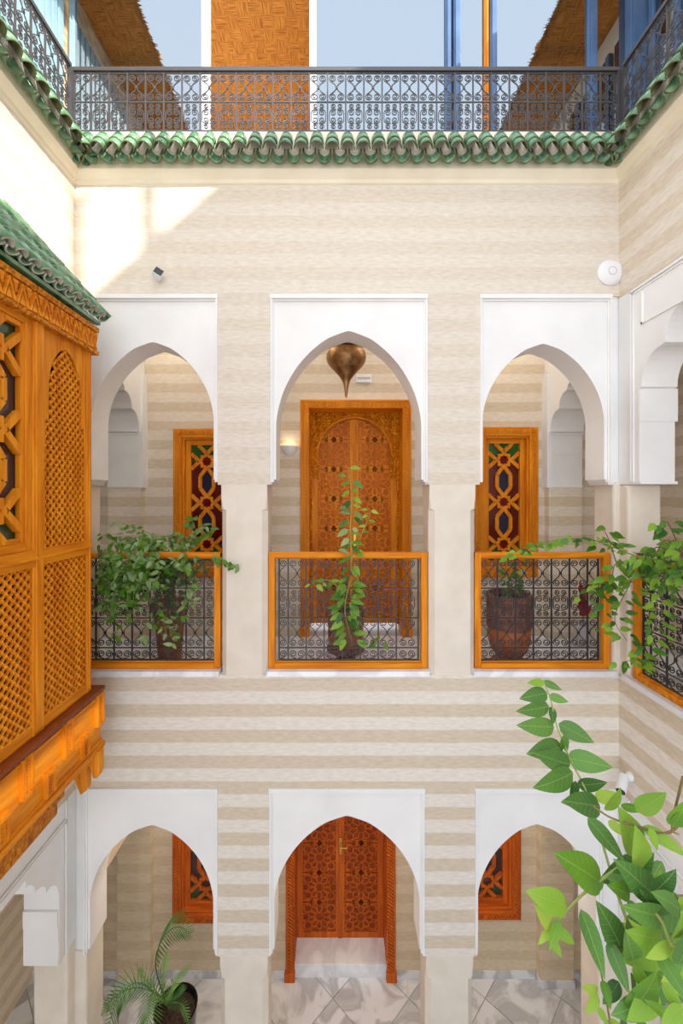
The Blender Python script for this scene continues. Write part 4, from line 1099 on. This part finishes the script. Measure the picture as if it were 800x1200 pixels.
# ------------------------------------------------------------------ terrace above: glazed screen, straw roofs, side walls
YG = 4.62; TF = ZT - .06
def gx(px): return wx(px, YG)
m = MB(); m.box(XO0, XO1, D + .22, YG + 2.8, TF - .15, TF); m.box(XO0, XL - .25, -2.5, D + .22, TF - .15, TF); m.box(XR + .25, XO1, -2.5, D + .22, TF - .15, TF)
struct(m.build('floor_terrace', M['cream']))
ZR = CZ + 5.7
scr = empty('window_5', (0, YG, TF)); struct(scr); scr['label'] = 'glazed terrace screen with white and blue steel posts'
def gpost(px0, px1, mat, y0=-.04, y1=.04):
    m = MB(); m.box(gx(px0), gx(px1), YG + y0, YG + y1, TF, ZR); m.box(gx(px0) + .015, gx(px1) - .015, YG + y0 - .015, YG + y0, TF, ZR); m.build('post', mat, scr, bevel=.004)
gpost(83, 88, M['teal']); gpost(237, 246, M['wsteel']); gpost(362.5, 370.5, M['wsteel'])
gpost(521, 528, M['blue']); gpost(529.5, 537.5, M['blue'], -.07, .04); gpost(566, 571.5, M['wz']); gpost(572, 580, M['blue'], -.06, .04); gpost(687.5, 697.5, M['blue']); gpost(732, 753, M['blue'], -.10, .04)
for a, b in ((88, 237), (370.5, 521), (537.5, 566), (580, 687.5), (697.5, 732)):
    m = MB(); m.box(gx(a), gx(b), YG, YG + .012, TF + .02, ZR); m.build('pane', M['mirror'], scr)
m = MB(); m.box(gx(80), gx(753), YG - .05, YG + .05, TF - .0, TF + .05); m.build('bottom_track', M['blue'], scr)
m = MB(); m.box(gx(80) - .3, gx(753) + .3, YG + 2.6, YG + 2.7, TF, ZR + .3); struct(m.build('wall_terrace_back', M['straw']))
m = MB(); m.box(gx(80) - .3, gx(753) + .3, YG - .02, YG + 2.7, ZR, ZR + .06); cl = struct(m.build('ceiling_terrace', M['strawy']))
lm = thing('terrace_fill_lamp', (gx(200), YG + 1.2, ZR - 1.42), 'added globe fill lamp hanging inside the terrace room', 'lamp')  # unseen lamp added to brighten the straw ceiling
m = MB(); m.lathe([(.02, -.12), (.09, -.08), (.12, 0), (.09, .08), (.02, .12)], 16, gx(200), YG + 1.2, ZR - 1.3); m.build('shade', M['fill_light'], lm, smooth=True)
m = MB(); m.tube([(gx(200), YG + 1.2, ZR - 1.18), (gx(200), YG + 1.2, ZR)], .005, 5); m.build('cord', M['iron'], lm)
d = bpy.data.lights.new('terrace_fill_light', 'POINT'); d.energy = 45; d.color = (1, .86, .64); d.shadow_soft_size = .12
o = bpy.data.objects.new('terrace_fill_light', d); COL.objects.link(o); o.location = (gx(200), YG + 1.0, ZR - 1.5)
def straw_roof(label, x0, x1, edge_x, y0, y1):
    r = thing('straw_roof', ((x0 + x1) / 2, (y0 + y1) / 2, ZR), label, 'straw roof', 'straw roofs over the terrace walkways')
    m = MB(); m.box(x0, x1, y0, y1, ZR, ZR + .05); m.build('matting', M['strawy'], r)
    m = MB(); y = y0
    sg = 1 if edge_x == x1 else -1
    while y < y1:
        L = rnd.uniform(.01, .07); dz = rnd.uniform(-.04, .02)
        m.add([(edge_x - sg * .03, y - .006, ZR + .01), (edge_x - sg * .03, y + .006, ZR + .01), (edge_x + sg * L, y + rnd.uniform(-.02, .02), ZR + .01 + dz), (edge_x - sg * .03, y, ZR + .04)], [(0, 1, 2), (1, 3, 2), (0, 2, 3)])
        y += .014
    m.build('fringe', M['strawy'], r)['kind'] = 'stuff'
    y = y0 + .3; k = 0
    while y < y1:
        m = MB(); m.box(x0, x1 - .0, y - .03, y + .03, ZR + .05, ZR + .12); m.build('rafter', M['wx'], r); y += .8
    return r
straw_roof('straw matting roof over the left terrace walkway', gx(83) - .05, -2.29, -2.29, -3, YG - .06)
straw_roof('straw matting roof over the right terrace walkway', 2.64, 3.42, 2.64, -4.5, YG - .12)
m = MB(); m.box(gx(83) - .25, gx(83) - .05, -2.5, YG + 2.7, TF, ZR + .1); struct(m.build('wall_terrace_left', M['stone']))
m = MB(); m.box(3.42, 3.6, -7, YG + 2.7, TF, ZR + .1); struct(m.build('wall_terrace_right', M['cream']))
sh = thing('slatted_shutter', (gx(83) - .03, 4.2, TF), 'pale blue slatted shutter on the left terrace beside the glazed screen', 'shutter')
for k in range(12):
    y = YG - .1 - k * .10; m = MB(); m.box(gx(83) - .045, gx(83) - .01, y - .085, y, TF, TF + 2.4); m.build('slat', M['teal'], sh, bevel=.01)
bd = thing('blue_door', (3.4, 4.0, TF), 'blue steel door on the right terrace beside the glazed screen', 'door')
for k in range(4):
    y = YG - .16 - k * .32; m = MB(); m.box(3.36, 3.415, y - .07, y, TF, TF + 2.4); m.build('stile', M['blue'], bd, bevel=.006)
    m = MB(); m.box(3.385, 3.40, y - .25, y - .07, TF, TF + 2.4); m.build('pane', M['mirror'], bd)
# unseen posts added above the right roof to cast shadow strips into the sun patch
for label, y0 in (('added shadow-casting post nearer the glazed screen', -1.45), ('added shadow-casting post farther from the glazed screen', -2.12)):
    o = thing('shadow_post', (3.0, y0, ZR + .1), label, 'post')
    m = MB(); m.box(2.96, 3.02, y0 - .04, y0 + .04, ZR + .12, ZR + 1.2); m.build('shaft', M['cream'], o)
    m = MB(); m.box(2.94, 3.04, y0 - .06, y0 + .06, ZR + 1.2, ZR + 1.26); m.build('cap', M['cream'], o)

# ------------------------------------------------------------------ plants
def leaf_mesh(name, mat, nseg=6, width=.5, fold=.16, droop=.12, tip=1.0):
    """unit leaf along +x (base at 0, tip at 1), width in y, folded about its midrib"""
    vs = []; fs = []
    for i in range(nseg + 1):
        t = i / nseg
        wdt = width * .5 * (1.97 * t ** .6 * (1 - t) ** 1.05 if 0 < t < 1 else 0)
        z = -droop * t * t
        vs += [(t, -wdt, z + fold * wdt), (t, 0, z), (t, wdt, z + fold * wdt)]
    for i in range(nseg):
        for k in (0, 1): fs.append((i * 3 + k, i * 3 + 3 + k, i * 3 + 4 + k, i * 3 + 1 + k))
    m = MB(); m.add(vs, fs)
    me = bpy.data.meshes.new(name); me.from_pydata(m.v, [], m.f); me.materials.append(mat)
    me.polygons.foreach_set('use_smooth', [True] * len(me.polygons)); return me
def orient(p, d, up, L):
    d = Vector(d).normalized(); up = Vector(up); y = up.cross(d)
    if y.length < 1e-3: y = Vector((0, 1, 0)).cross(d)
    y.normalize(); z = d.cross(y)
    R = Matrix((d, y, z)).transposed().to_4x4()
    return TR(p) @ R @ SC(L, L, L)
LV = {k: [leaf_mesh('leaf', M[k], 6, wd, fo, dr) for wd, fo, dr in ((.72, .2, .1), (.8, .12, .25), (.66, .3, .02))] for k in ('leafA', 'leafB', 'leafC', 'leafD', 'leafR')}
BIG = {k: [leaf_mesh('leaf', M[k.replace('leaf', 'big')], 10, wd, fo, dr) for wd, fo, dr in ((.58, .22, .10), (.74, .12, .2), (.5, .35, .04))] for k in ('leafA', 'leafB', 'leafD')}
def joined_leaves(entries, mat):
    """entries: matrices; one mesh"""
    base = LV['leafA'][0]; bv = [v.co.copy() for v in base.vertices]; bf = [tuple(p.vertices) for p in base.polygons]
    m = MB()
    for Mx in entries: m.add([Mx @ v for v in bv], bf)
    me = bpy.data.meshes.new('foliage'); me.from_pydata(m.v, [], m.f); me.materials.append(mat)
    me.polygons.foreach_set('use_smooth', [True] * len(me.polygons)); return me
def smooth_path(P, n=5):
    P = [Vector(p) for p in P]; Q = [P[0] * 2 - P[1]] + P + [P[-1] * 2 - P[-2]]; out = []
    for i in range(1, len(Q) - 2):
        p0, p1, p2, p3 = Q[i - 1:i + 3]
        for k in range(n):
            t = k / n; out.append(.5 * (2 * p1 + (p2 - p0) * t + (2 * p0 - 5 * p1 + 4 * p2 - p3) * t * t + (3 * p1 - p0 - 3 * p2 + p3) * t ** 3))
    out.append(P[-1]); return out
def PX(px, py, Y): return Vector((wx(px, Y), Y, wz(py, Y)))
def rdir(face=-.6, drop=-.25):
    return Vector((rnd.uniform(-1, 1), rnd.uniform(-.7, .3), rnd.uniform(-.9, .5) + drop))
def rup(): return Vector((rnd.uniform(-.5, .5), -rnd.uniform(.3, 1.0), rnd.uniform(.3, 1.0)))
def pot(root, prof, x, y, z0, mat, soil_z, soil_r, name='pot', n=28):
    m = MB(); m.lathe(prof, n, x, y, z0); o = m.build(name, mat, root, smooth=True)
    m = MB(); m.lathe([(soil_r, soil_z - .02), (soil_r, soil_z), (.01, soil_z + .01)], 20, x, y, z0); m.build('soil', M['soil'], o)
    return o
# left bushy plant
YP = 4.02
x, z0 = wx(199, YP), GF
pl = thing('potted_plant', (x, YP, z0), 'bushy trailing plant in a tall brown pot behind the left balustrade', 'plant', 'potted plants in the upper gallery')
pot(pl, [(.085, 0), (.10, .01), (.115, .2), (.135, .45), (.15, .56), (.165, .575), (.165, .615), (.15, .63), (.135, .60), (.13, .55)], x, YP, z0, M['terra'], .58, .135)
m = MB(); m.lathe([(.150, .50), (.164, .51), (.170, .56), (.164, .60)], 28, x, YP, z0); m.build('carved_band', M['terra2'], pl, smooth=True)
ents = {'leafA': [], 'leafC': []}
stems = MB()
base = Vector((x, YP, z0 + .6))
tips = []
for k in range(34):
    ty = rnd.choice((0, 0, 1)); px = rnd.uniform(112, 232); py = rnd.uniform(625, 700) if px < 180 else rnd.uniform(628, 668)
    tips.append(PX(px, py, rnd.uniform(3.45, 3.85)))
tips += [PX(280, 662, 3.5), PX(262, 655, 3.5), PX(150, 720, 3.5), PX(135, 745, 3.52), PX(130, 725, 3.5), PX(171, 745, 3.54), PX(192, 735, 3.5), PX(204, 752, 3.5), PX(198, 750, 3.52), PX(214, 720, 3.52), PX(225, 705, 3.54), PX(140, 612, 3.7), PX(240, 618, 3.7), PX(225, 608, 3.75), PX(250, 622, 3.7), PX(225, 655, 3.6), PX(228, 690, 3.55)]
for tp in tips:
    mid = base.lerp(tp, .5) + Vector((rnd.uniform(-.1, .1), rnd.uniform(-.1, .1), rnd.uniform(.18, .34)))
    path = smooth_path([base + Vector((rnd.uniform(-.04, .04), rnd.uniform(-.04, .04), -.02)), base + Vector((rnd.uniform(-.06, .06), -.05, .22)), mid, tp], 5)
    stems.tube(path, .005, 4, .0015)
    for i, q in enumerate(path):
        if i < 6: continue
        for r in range(2 if i < len(path) - 2 else 3):
            L = rnd.uniform(.05, .088); d = rdir()
            ents[rnd.choice(('leafA', 'leafC'))].append(orient(q + Vector((rnd.uniform(-.03, .03), rnd.uniform(-.03, .03), rnd.uniform(-.03, .03))), d, rup(), L))
for k in range(520):      # dense mass over the rail
    px = rnd.triangular(112, 205, 128); py = rnd.triangular(630, 722, 668)
    if px > 165 and py > 690: continue
    ents[rnd.choice(('leafA', 'leafC'))].append(orient(PX(px, py, rnd.uniform(3.42, 3.62)), rdir(), rup(), rnd.uniform(.05, .09)))
for k, e in ents.items(): put('foliage', joined_leaves(e, M[k]), pl)['kind'] = 'stuff'
stems.build('stem', M['stem'], pl)
# middle climbing plant
x = wx(405, YP)
pl = thing('potted_plant', (x, YP, GF), 'tall climbing vine in a brown footed pot behind the middle balustrade', 'plant', 'potted plants in the upper gallery')
pot(pl, [(.10, 0), (.13, .01), (.13, .04), (.085, .07), (.09, .10), (.15, .17), (.17, .28), (.17, .5), (.18, .53), (.18, .56), (.165, .56), (.16, .50)], x, YP, GF, M['terra'], .52, .165)
m = MB(); m.lathe([(.14, .155), (.18, .16), (.185, .18), (.172, .195)], 28, x, YP, GF); m.build('collar', M['terra2'], pl, smooth=True)
vine = [PX(405, 775 - 60, 4.0), PX(408, 690, 3.75), PX(412, 655, 3.6), PX(410, 620, 3.62), PX(412, 585, 3.64), PX(408, 548, 3.66)]
vp = smooth_path(vine, 8); m = MB(); m.tube(vp, .007, 5, .003); m.build('stem', M['gstem'], pl)
v2 = smooth_path([PX(412, 650, 3.6), PX(424, 625, 3.62), PX(432, 605, 3.63), PX(433, 596, 3.63)], 5); m = MB(); m.tube(v2, .004, 5, .002); m.build('stem', M['gstem'], pl)
v3 = smooth_path([PX(408, 700, 3.7), PX(385, 680, 3.6), PX(365, 684, 3.58)], 5); m = MB(); m.tube(v3, .004, 5, .002); m.build('stem', M['gstem'], pl)
v4 = smooth_path([PX(410, 680, 3.62), PX(404, 715, 3.56), PX(412, 752, 3.57)], 6); m = MB(); m.tube(v4, .005, 5, .002); m.build('stem', M['gstem'], pl)
def dress(root, path, n, Lr, kinds, spread=.03, start=0, droop=-.3, fwd=-.35):
    for k in range(n):
        t = start + (1 - start) * k / max(1, n - 1); q = path[min(len(path) - 1, int(t * (len(path) - 1)))]
        s = 1 if k % 2 else -1
        d = Vector((s * rnd.uniform(.4, 1), rnd.uniform(-.5, .1) + fwd * .5, droop + rnd.uniform(-.5, .5)))
        p = q + Vector((s * rnd.uniform(.2, 1) * spread, -rnd.uniform(0, 1) * spread, rnd.uniform(-.5, .5) * spread))
        put('leaf', rnd.choice(LV[rnd.choice(kinds)]), root, orient(p, d, (rnd.uniform(-.3, .3), -.8, .7), rnd.uniform(*Lr)))
dress(pl, vp, 34, (.075, .115), ('leafA', 'leafB', 'leafA', 'leafC'), .035, .15)
dress(pl, v2, 9, (.05, .08), ('leafA', 'leafD'), .02)
dress(pl, v3, 7, (.05, .085), ('leafA', 'leafD'), .03, .4)
dress(pl, v4, 40, (.085, .13), ('leafA', 'leafB', 'leafA'), .06)
for px, py in ((438, 750), (445, 746), (432, 756), (450, 752)): put('leaf', LV['leafA'][0], pl, orient(PX(px, py, 3.58), rdir(), rup(), .08))
# right big pot
x = wx(596, YP)
pl = thing('potted_plant', (x, YP, GF), 'sparse plant in a big carved brown urn behind the right balustrade', 'plant', 'potted plants in the upper gallery')
pot(pl, [(.14, 0), (.165, .01), (.165, .05), (.12, .08), (.12, .11), (.165, .17), (.192, .26), (.197, .36), (.197, .40)], x, YP, GF, M['orange_clay'], .3, .15)
m = MB(); m.lathe([(.197, .38), (.205, .40), (.205, .66), (.212, .68), (.205, .70), (.185, .70), (.18, .64)], 28, x, YP, GF); o = m.build('carved_band', M['terra2'], pl, smooth=True)
m = MB(); m.lathe([(.182, .63), (.182, .65), (.01, .66)], 20, x, YP, GF); m.build('soil', M['soil'], o)
for tip in (PX(590, 655, 3.9), PX(605, 660, 3.95), PX(612, 640, 3.8), PX(596, 668, 3.9)):
    pth = smooth_path([Vector((x, YP, GF + .64)), Vector((x + rnd.uniform(-.04, .04), YP - .03, GF + .76)), tip], 6); m = MB(); m.tube(pth, .006, 5, .002); m.build('stem', M['stem'], pl)
    dress(pl, pth, 14, (.05, .085), ('leafB', 'leafC', 'leafB'), .05, .4)
# vine trailing across the right corner
pl = thing('trailing_vine', (XR + .15, 3.0, GF), 'leafy green vine trailing over the corner between the two right balustrades', 'vine')
m = MB(); m.lathe([(.10, 0), (.13, .01), (.16, .30), (.17, .33), (.155, .33), (.15, .28)], 24, XR + .42, 2.95, GF); o = m.build('pot', M['terra'], pl, smooth=True)
root_p = Vector((XR + .36, 2.95, GF + .33))
arms = [([root_p, PX(790, 640, 3.0), PX(760, 655, 3.15), PX(715, 640, 3.35), PX(690, 632, 3.42), PX(650, 633, 3.46), PX(612, 645, 3.48), PX(600, 648, 3.48)], 46, .15),
        ([root_p, PX(785, 650, 2.95), PX(750, 660, 3.1), PX(735, 690, 3.15), PX(720, 725, 3.2), PX(735, 752, 3.2)], 40, .2),
        ([root_p, PX(795, 640, 2.8), PX(775, 668, 2.85), PX(770, 700, 2.9), PX(765, 740, 2.95), PX(745, 770, 3.0), PX(728, 776, 3.05)], 44, .2),
        ([PX(750, 660, 3.1), PX(722, 660, 3.2), PX(715, 680, 3.25), PX(695, 685, 3.3), PX(685, 700, 3.32)], 26, .1),
        ([PX(722, 660, 3.2), PX(712, 630, 3.3), PX(705, 618, 3.3)], 9, .3),
        ([root_p, PX(790, 628, 2.8), PX(778, 618, 2.8), PX(772, 615, 2.8)], 10, .4),
        ([root_p, PX(798, 645, 2.6), PX(800, 665, 2.6), PX(790, 690, 2.65)], 24, .2),
        ([PX(712, 660, 3.25), PX(705, 690, 3.3), PX(700, 740, 3.35)], 10, .3)]
for P, n, st in arms:
    pth = smooth_path(P, 6); m = MB(); m.tube(pth, .005, 5, .002); m.build('stem', M['stem'], pl); dress(pl, pth, int(n * 1.25), (.06, .105), ('leafA', 'leafB', 'leafA', 'leafA'), .06, st)
for k in range(70):
    px = rnd.triangular(735, 800, 770); py = rnd.triangular(645, 690, 660)
    put('leaf', rnd.choice(LV[rnd.choice(('leafA', 'leafB'))]), pl, orient(PX(px, py, rnd.uniform(2.85, 3.05)), rdir(), rup(), rnd.uniform(.06, .10)))
# red-leaved plant by the right pilaster
YQ = 4.55; x = wx(683, YQ)
pl = thing('potted_plant', (x, YQ, GF), 'small red-leaved plant in a grey pot behind the right balustrade', 'plant', 'potted plants in the upper gallery')
m = MB(); m.lathe([(.06, 0), (.075, .01), (.09, .12), (.085, .2), (.065, .24), (.07, .27), (.055, .27), (.05, .2)], 20, x, YQ, GF); m.build('pot', M['dgrey'], pl, smooth=True)
for k in range(16):
    p = Vector((x + rnd.uniform(-.04, .04), YQ + rnd.uniform(-.05, .05), GF + rnd.uniform(.28, .62)))
    put('leaf', rnd.choice(LV['leafR']), pl, orient(p, (rnd.uniform(-.5, .5), -.3, rnd.uniform(.3, 1)), (0, -1, .3), rnd.uniform(.10, .16)))
m = MB(); m.tube([(x, YQ, GF + .22), (x, YQ, GF + .64)], .006, 5); m.build('stem', M['stem'], pl)
# palm on the ground floor
YPm = 3.98; x = wx(193, YPm); zp = wz(1172, YPm)
pl = thing('potted_palm', (x, YPm, 0), 'feathery green palm in a black pot under the left ground arch', 'palm')
px_ = wx(206, YPm)
m = MB(); m.lathe([(.13, 0), (.15, .01), (.19, zp - .12), (.20, zp - .06), (.185, zp - .06), (.17, zp - .14)], 28, px_, YPm, 0); o = m.build('pot', M['blackpot'], pl, smooth=True)
m = MB(); m.lathe([(.175, zp - .15), (.175, zp - .12), (.01, zp - .11)], 20, px_, YPm, 0); m.build('soil', M['soil'], o)
crown = PX(195, 1178, YPm)
def frond(P, ll, wfac=1.0, up=Vector((0, -.6, .8))):
    pth = smooth_path(P, 14); m = MB(); m.tube(pth, .007, 5, .002)
    n = len(pth)
    for i in range(3, n, 2):
        t = i / (n - 1); d = (pth[min(i + 1, n - 1)] - pth[i - 1]).normalized()
        side = d.cross(up).normalized()
        L = ll * (math.sin(math.pi * min(1, .12 + t * .86)) ** .6)
        for s in (-1, 1):
            for h in (0,):
                b = pth[i] - d * (h * .018); tipd = (side * s * .8 + d * .75 - up * .15).normalized()
                q = b + tipd * L; wv = d * .005
                m.add([b - wv, b + wv, b.lerp(q, .6) + wv * .9 - up * .004, q - up * L * .12, b.lerp(q, .6) - wv * .9 - up * .004], [(0, 1, 2, 3, 4)])
    me = bpy.data.meshes.new('frond'); me.from_pydata([tuple(v) for v in m.v], [], m.f); me.materials.append(M['leafP'])
    put('frond', me, pl)
frond([crown, PX(182, 1130, 3.95), PX(192, 1098, 3.9), PX(208, 1086, 3.85), PX(223, 1094, 3.8)], .19, up=Vector((-.9, -.3, .3)))
frond([crown, PX(178, 1160, 3.85), PX(158, 1152, 3.7), PX(138, 1170, 3.6), PX(126, 1205, 3.55)], .19)
frond([crown, PX(185, 1165, 3.8), PX(176, 1168, 3.65), PX(174, 1190, 3.55), PX(168, 1215, 3.5)], .18)
frond([crown, PX(178, 1162, 3.9), PX(155, 1158, 3.8), PX(130, 1172, 3.68), PX(119, 1190, 3.66)], .10)
frond([crown, PX(200, 1160, 4.05), PX(210, 1145, 4.12), PX(222, 1130, 4.2)], .07)
frond([crown, PX(204, 1168, 4.05), PX(214, 1158, 4.1), PX(220, 1152, 4.2)], .05)
frond([crown, PX(180, 1158, 4.1), PX(168, 1145, 4.15), PX(163, 1135, 4.2)], .06)
frond([crown, PX(200, 1175, 3.9), PX(214, 1178, 3.8), PX(221, 1200, 3.7)], .07)
frond([crown, PX(190, 1150, 4.0), PX(193, 1130, 4.05), PX(196, 1115, 4.1)], .06)

# foreground branch close to the balcony
fv = thing('bougainvillea_branch', PX(800, 1180, .62), 'large-leaved green climbing branch close in front at lower right', 'branch')
def fstem(P, r0, r1, mat='gstem'):
    pth = smooth_path(P, 6); m = MB(); m.tube(pth, r0, 6, r1); m.build('stem', M[mat], fv, smooth=True); return pth
fstem([PX(815, 1185, .62), PX(775, 1160, .64), PX(735, 1080, .66), PX(712, 1010, .7), PX(690, 935, .72), PX(668, 890, .74), PX(652, 850, .75), PX(645, 820, .76), PX(636, 797, .77)], .0028, .0010)
fstem([PX(815, 935, .55), PX(785, 975, .56), PX(745, 968, .58), PX(715, 958, .60), PX(695, 945, .62)], .0022, .0012, 'stem')
fstem([PX(735, 1010, .60), PX(705, 1030, .60), PX(672, 1058, .59), PX(650, 1085, .59), PX(640, 1090, .59)], .0020, .0012)
fstem([PX(815, 1090, .52), PX(790, 1110, .52), PX(775, 1080, .54), PX(760, 1060, .55)], .003, .0015)
fstem([PX(815, 1075, .54), PX(785, 1100, .54), PX(770, 1110, .55)], .0025, .0015)
fstem([PX(745, 1120, .58), PX(725, 1112, .58), PX(708, 1102, .58)], .0010, .0008, 'stem')
fstem([PX(800, 910, .52), PX(787, 968, .54), PX(795, 978, .54)], .0015, .001, 'stem')
fstem([PX(715, 1200, .58), PX(708, 1160, .58), PX(700, 1120, .58)], .0015, .001, 'stem')
# leaf: base px, tip px, depth base, depth tip, width class, shade, roll
LEAVES = [
 ((637, 800), (621, 800), .77, .76, 0, 'A'), ((636, 798), (656, 808), .77, .76, 0, 'B'), ((641, 812), (616, 817), .765, .75, 1, 'B'), ((643, 815), (663, 822), .765, .75, 1, 'B'),
 ((643, 828), (612, 834), .76, .74, 0, 'B'), ((646, 828), (649, 846), .76, .74, 1, 'B'), ((649, 852), (614, 851), .755, .73, 0, 'B'), ((654, 848), (692, 868), .755, .73, 1, 'B'),
 ((659, 875), (627, 882), .75, .73, 1, 'B'), ((659, 878), (664, 862), .745, .74, 1, 'B'), ((664, 888), (712, 897), .745, .72, 1, 'B'), ((664, 880), (662, 870), .745, .74, 1, 'A'),
 ((668, 896), (638, 888), .74, .72, 1, 'B'), ((671, 905), (637, 925), .735, .71, 1, 'B'), ((674, 915), (672, 940), .73, .72, 1, 'B'), ((676, 920), (707, 920), .73, .71, 1, 'B'), ((690, 936), (664, 940), .72, .7, 0, 'A'),
 ((697, 935), (723, 932), .70, .68, 1, 'D'), ((703, 945), (672, 940), .69, .67, 1, 'B'), ((710, 950), (727, 930), .66, .64, 0, 'D'),
 ((688, 958), (728, 1004), .66, .62, 0, 'B'), ((712, 962), (733, 978), .64, .62, 1, 'D'), ((727, 945), (755, 948), .60, .58, 0, 'A'), ((745, 950), (775, 935), .58, .56, 1, 'A'),
 ((746, 1000), (738, 962), .60, .58, 1, 'A'), ((752, 968), (800, 1000), .58, .54, 2, 'A'), ((745, 965), (757, 985), .58, .57, 1, 'B'), ((760, 970), (772, 995), .56, .55, 1, 'A'),
 ((750, 1022), (755, 985), .58, .56, 1, 'A'), ((730, 1030), (762, 1010), .59, .57, 1, 'B'), ((705, 1035), (668, 1008), .6, .58, 1, 'A'), ((706, 1030), (690, 1045), .6, .59, 1, 'B'),
 ((712, 1030), (752, 1042), .59, .56, 1, 'B'), ((720, 1032), (745, 1020), .6, .58, 1, 'B'), ((664, 1062), (628, 1050), .58, .57, 1, 'D'), ((646, 1085), (634, 1068), .58, .57, 1, 'D'), ((640, 1092), (658, 1120), .58, .57, 0, 'A'), ((645, 1088), (632, 1105), .58, .57, 2, 'D'), ((650, 1085), (672, 1108), .58, .57, 1, 'A'), ((655, 1078), (645, 1110), .58, .56, 2, 'A'),
 ((680, 1065), (708, 1138), .57, .53, 0, 'B'), ((726, 1108), (710, 1072), .58, .57, 1, 'B'), ((712, 1102), (735, 1158), .58, .55, 0, 'B'), ((735, 1120), (742, 1090), .57, .56, 1, 'B'), ((742, 1125), (735, 1095), .57, .55, 2, 'B'),
 ((775, 1100), (748, 1100), .55, .53, 1, 'A'), ((768, 1050), (735, 1020), .56, .55, 1, 'B'), ((762, 1060), (790, 1068), .55, .54, 1, 'B'), ((765, 1045), (790, 1030), .55, .53, 1, 'B'), ((780, 1075), (740, 1068), .55, .53, 0, 'B'), ((775, 1080), (760, 1055), .55, .54, 1, 'B'),
 ((770, 1115), (805, 1170), .54, .50, 0, 'B'), ((772, 1125), (790, 1150), .54, .53, 1, 'D'), ((776, 1150), (800, 1188), .54, .52, 1, 'D'), ((742, 1130), (762, 1168), .57, .55, 1, 'A'), ((740, 1140), (745, 1165), .57, .55, 1, 'A'), ((738, 1185), (770, 1158), .56, .54, 1, 'A'), ((770, 1160), (745, 1195), .56, .54, 1, 'A'), ((706, 1148), (715, 1178), .58, .56, 1, 'A'), ((725, 1150), (710, 1175), .58, .57, 1, 'B'),
 ((700, 1165), (690, 1188), .58, .57, 1, 'D'), ((700, 1162), (688, 1160), .58, .57, 1, 'D'), ((700, 1180), (712, 1200), .58, .57, 1, 'D'), ((715, 1195), (735, 1215), .57, .55, 1, 'A'), ((745, 1195), (765, 1215), .56, .55, 1, 'A'),
 ((800, 950), (788, 970), .52, .53, 1, 'A'), ((787, 968), (806, 948), .53, .51, 1, 'A'), ((795, 1065), (775, 1050), .53, .52, 1, 'B'), ((790, 1100), (805, 1085), .52, .5, 1, 'A'), ((785, 1105), (765, 1125), .53, .52, 1, 'D'), ((755, 1175), (725, 1190), .56, .55, 1, 'B'), ((790, 1195), (760, 1175), .53, .54, 0, 'A'), ((800, 1180), (780, 1205), .52, .51, 1, 'A'), ((795, 1130), (812, 1105), .52, .50, 1, 'B'), ((735, 1055), (752, 1075), .57, .56, 1, 'B'), ((738, 1048), (720, 1040), .57, .56, 1, 'A')]
SH = {'A': 'leafA', 'B': 'leafB', 'D': 'leafD'}
for (b, t, yb, yt, wc, shd) in LEAVES:
    p0, p1 = PX(b[0], b[1], yb), PX(t[0], t[1], yt); d = p1 - p0
    put('leaf', BIG[SH[shd]][wc], fv, orient(p0, d, (rnd.uniform(-.35, .35), -1, rnd.uniform(.1, .9)), d.length * 1.15))
fr = random.Random(5)
for k in range(54):
    px, py = fr.triangular(690, 812, 790), fr.triangular(1000, 1215, 1130)
    if px < 748 and py < 1150: continue
    Y = fr.uniform(.58, .72); a = fr.uniform(0, 2 * math.pi); L = fr.uniform(34, 62)
    p0 = PX(px, py, Y); p1 = PX(px + L * math.cos(a), py + abs(L * math.sin(a)) * fr.choice((1, 1, -.6)), Y - fr.uniform(.0, .04))
    d = p1 - p0; put('leaf', fr.choice(BIG[fr.choice(('leafA', 'leafB', 'leafB', 'leafD'))]), fv, orient(p0, d, (fr.uniform(-.5, .5), -1, fr.uniform(.1, .9)), d.length))
# a dry leaf curled on the branch
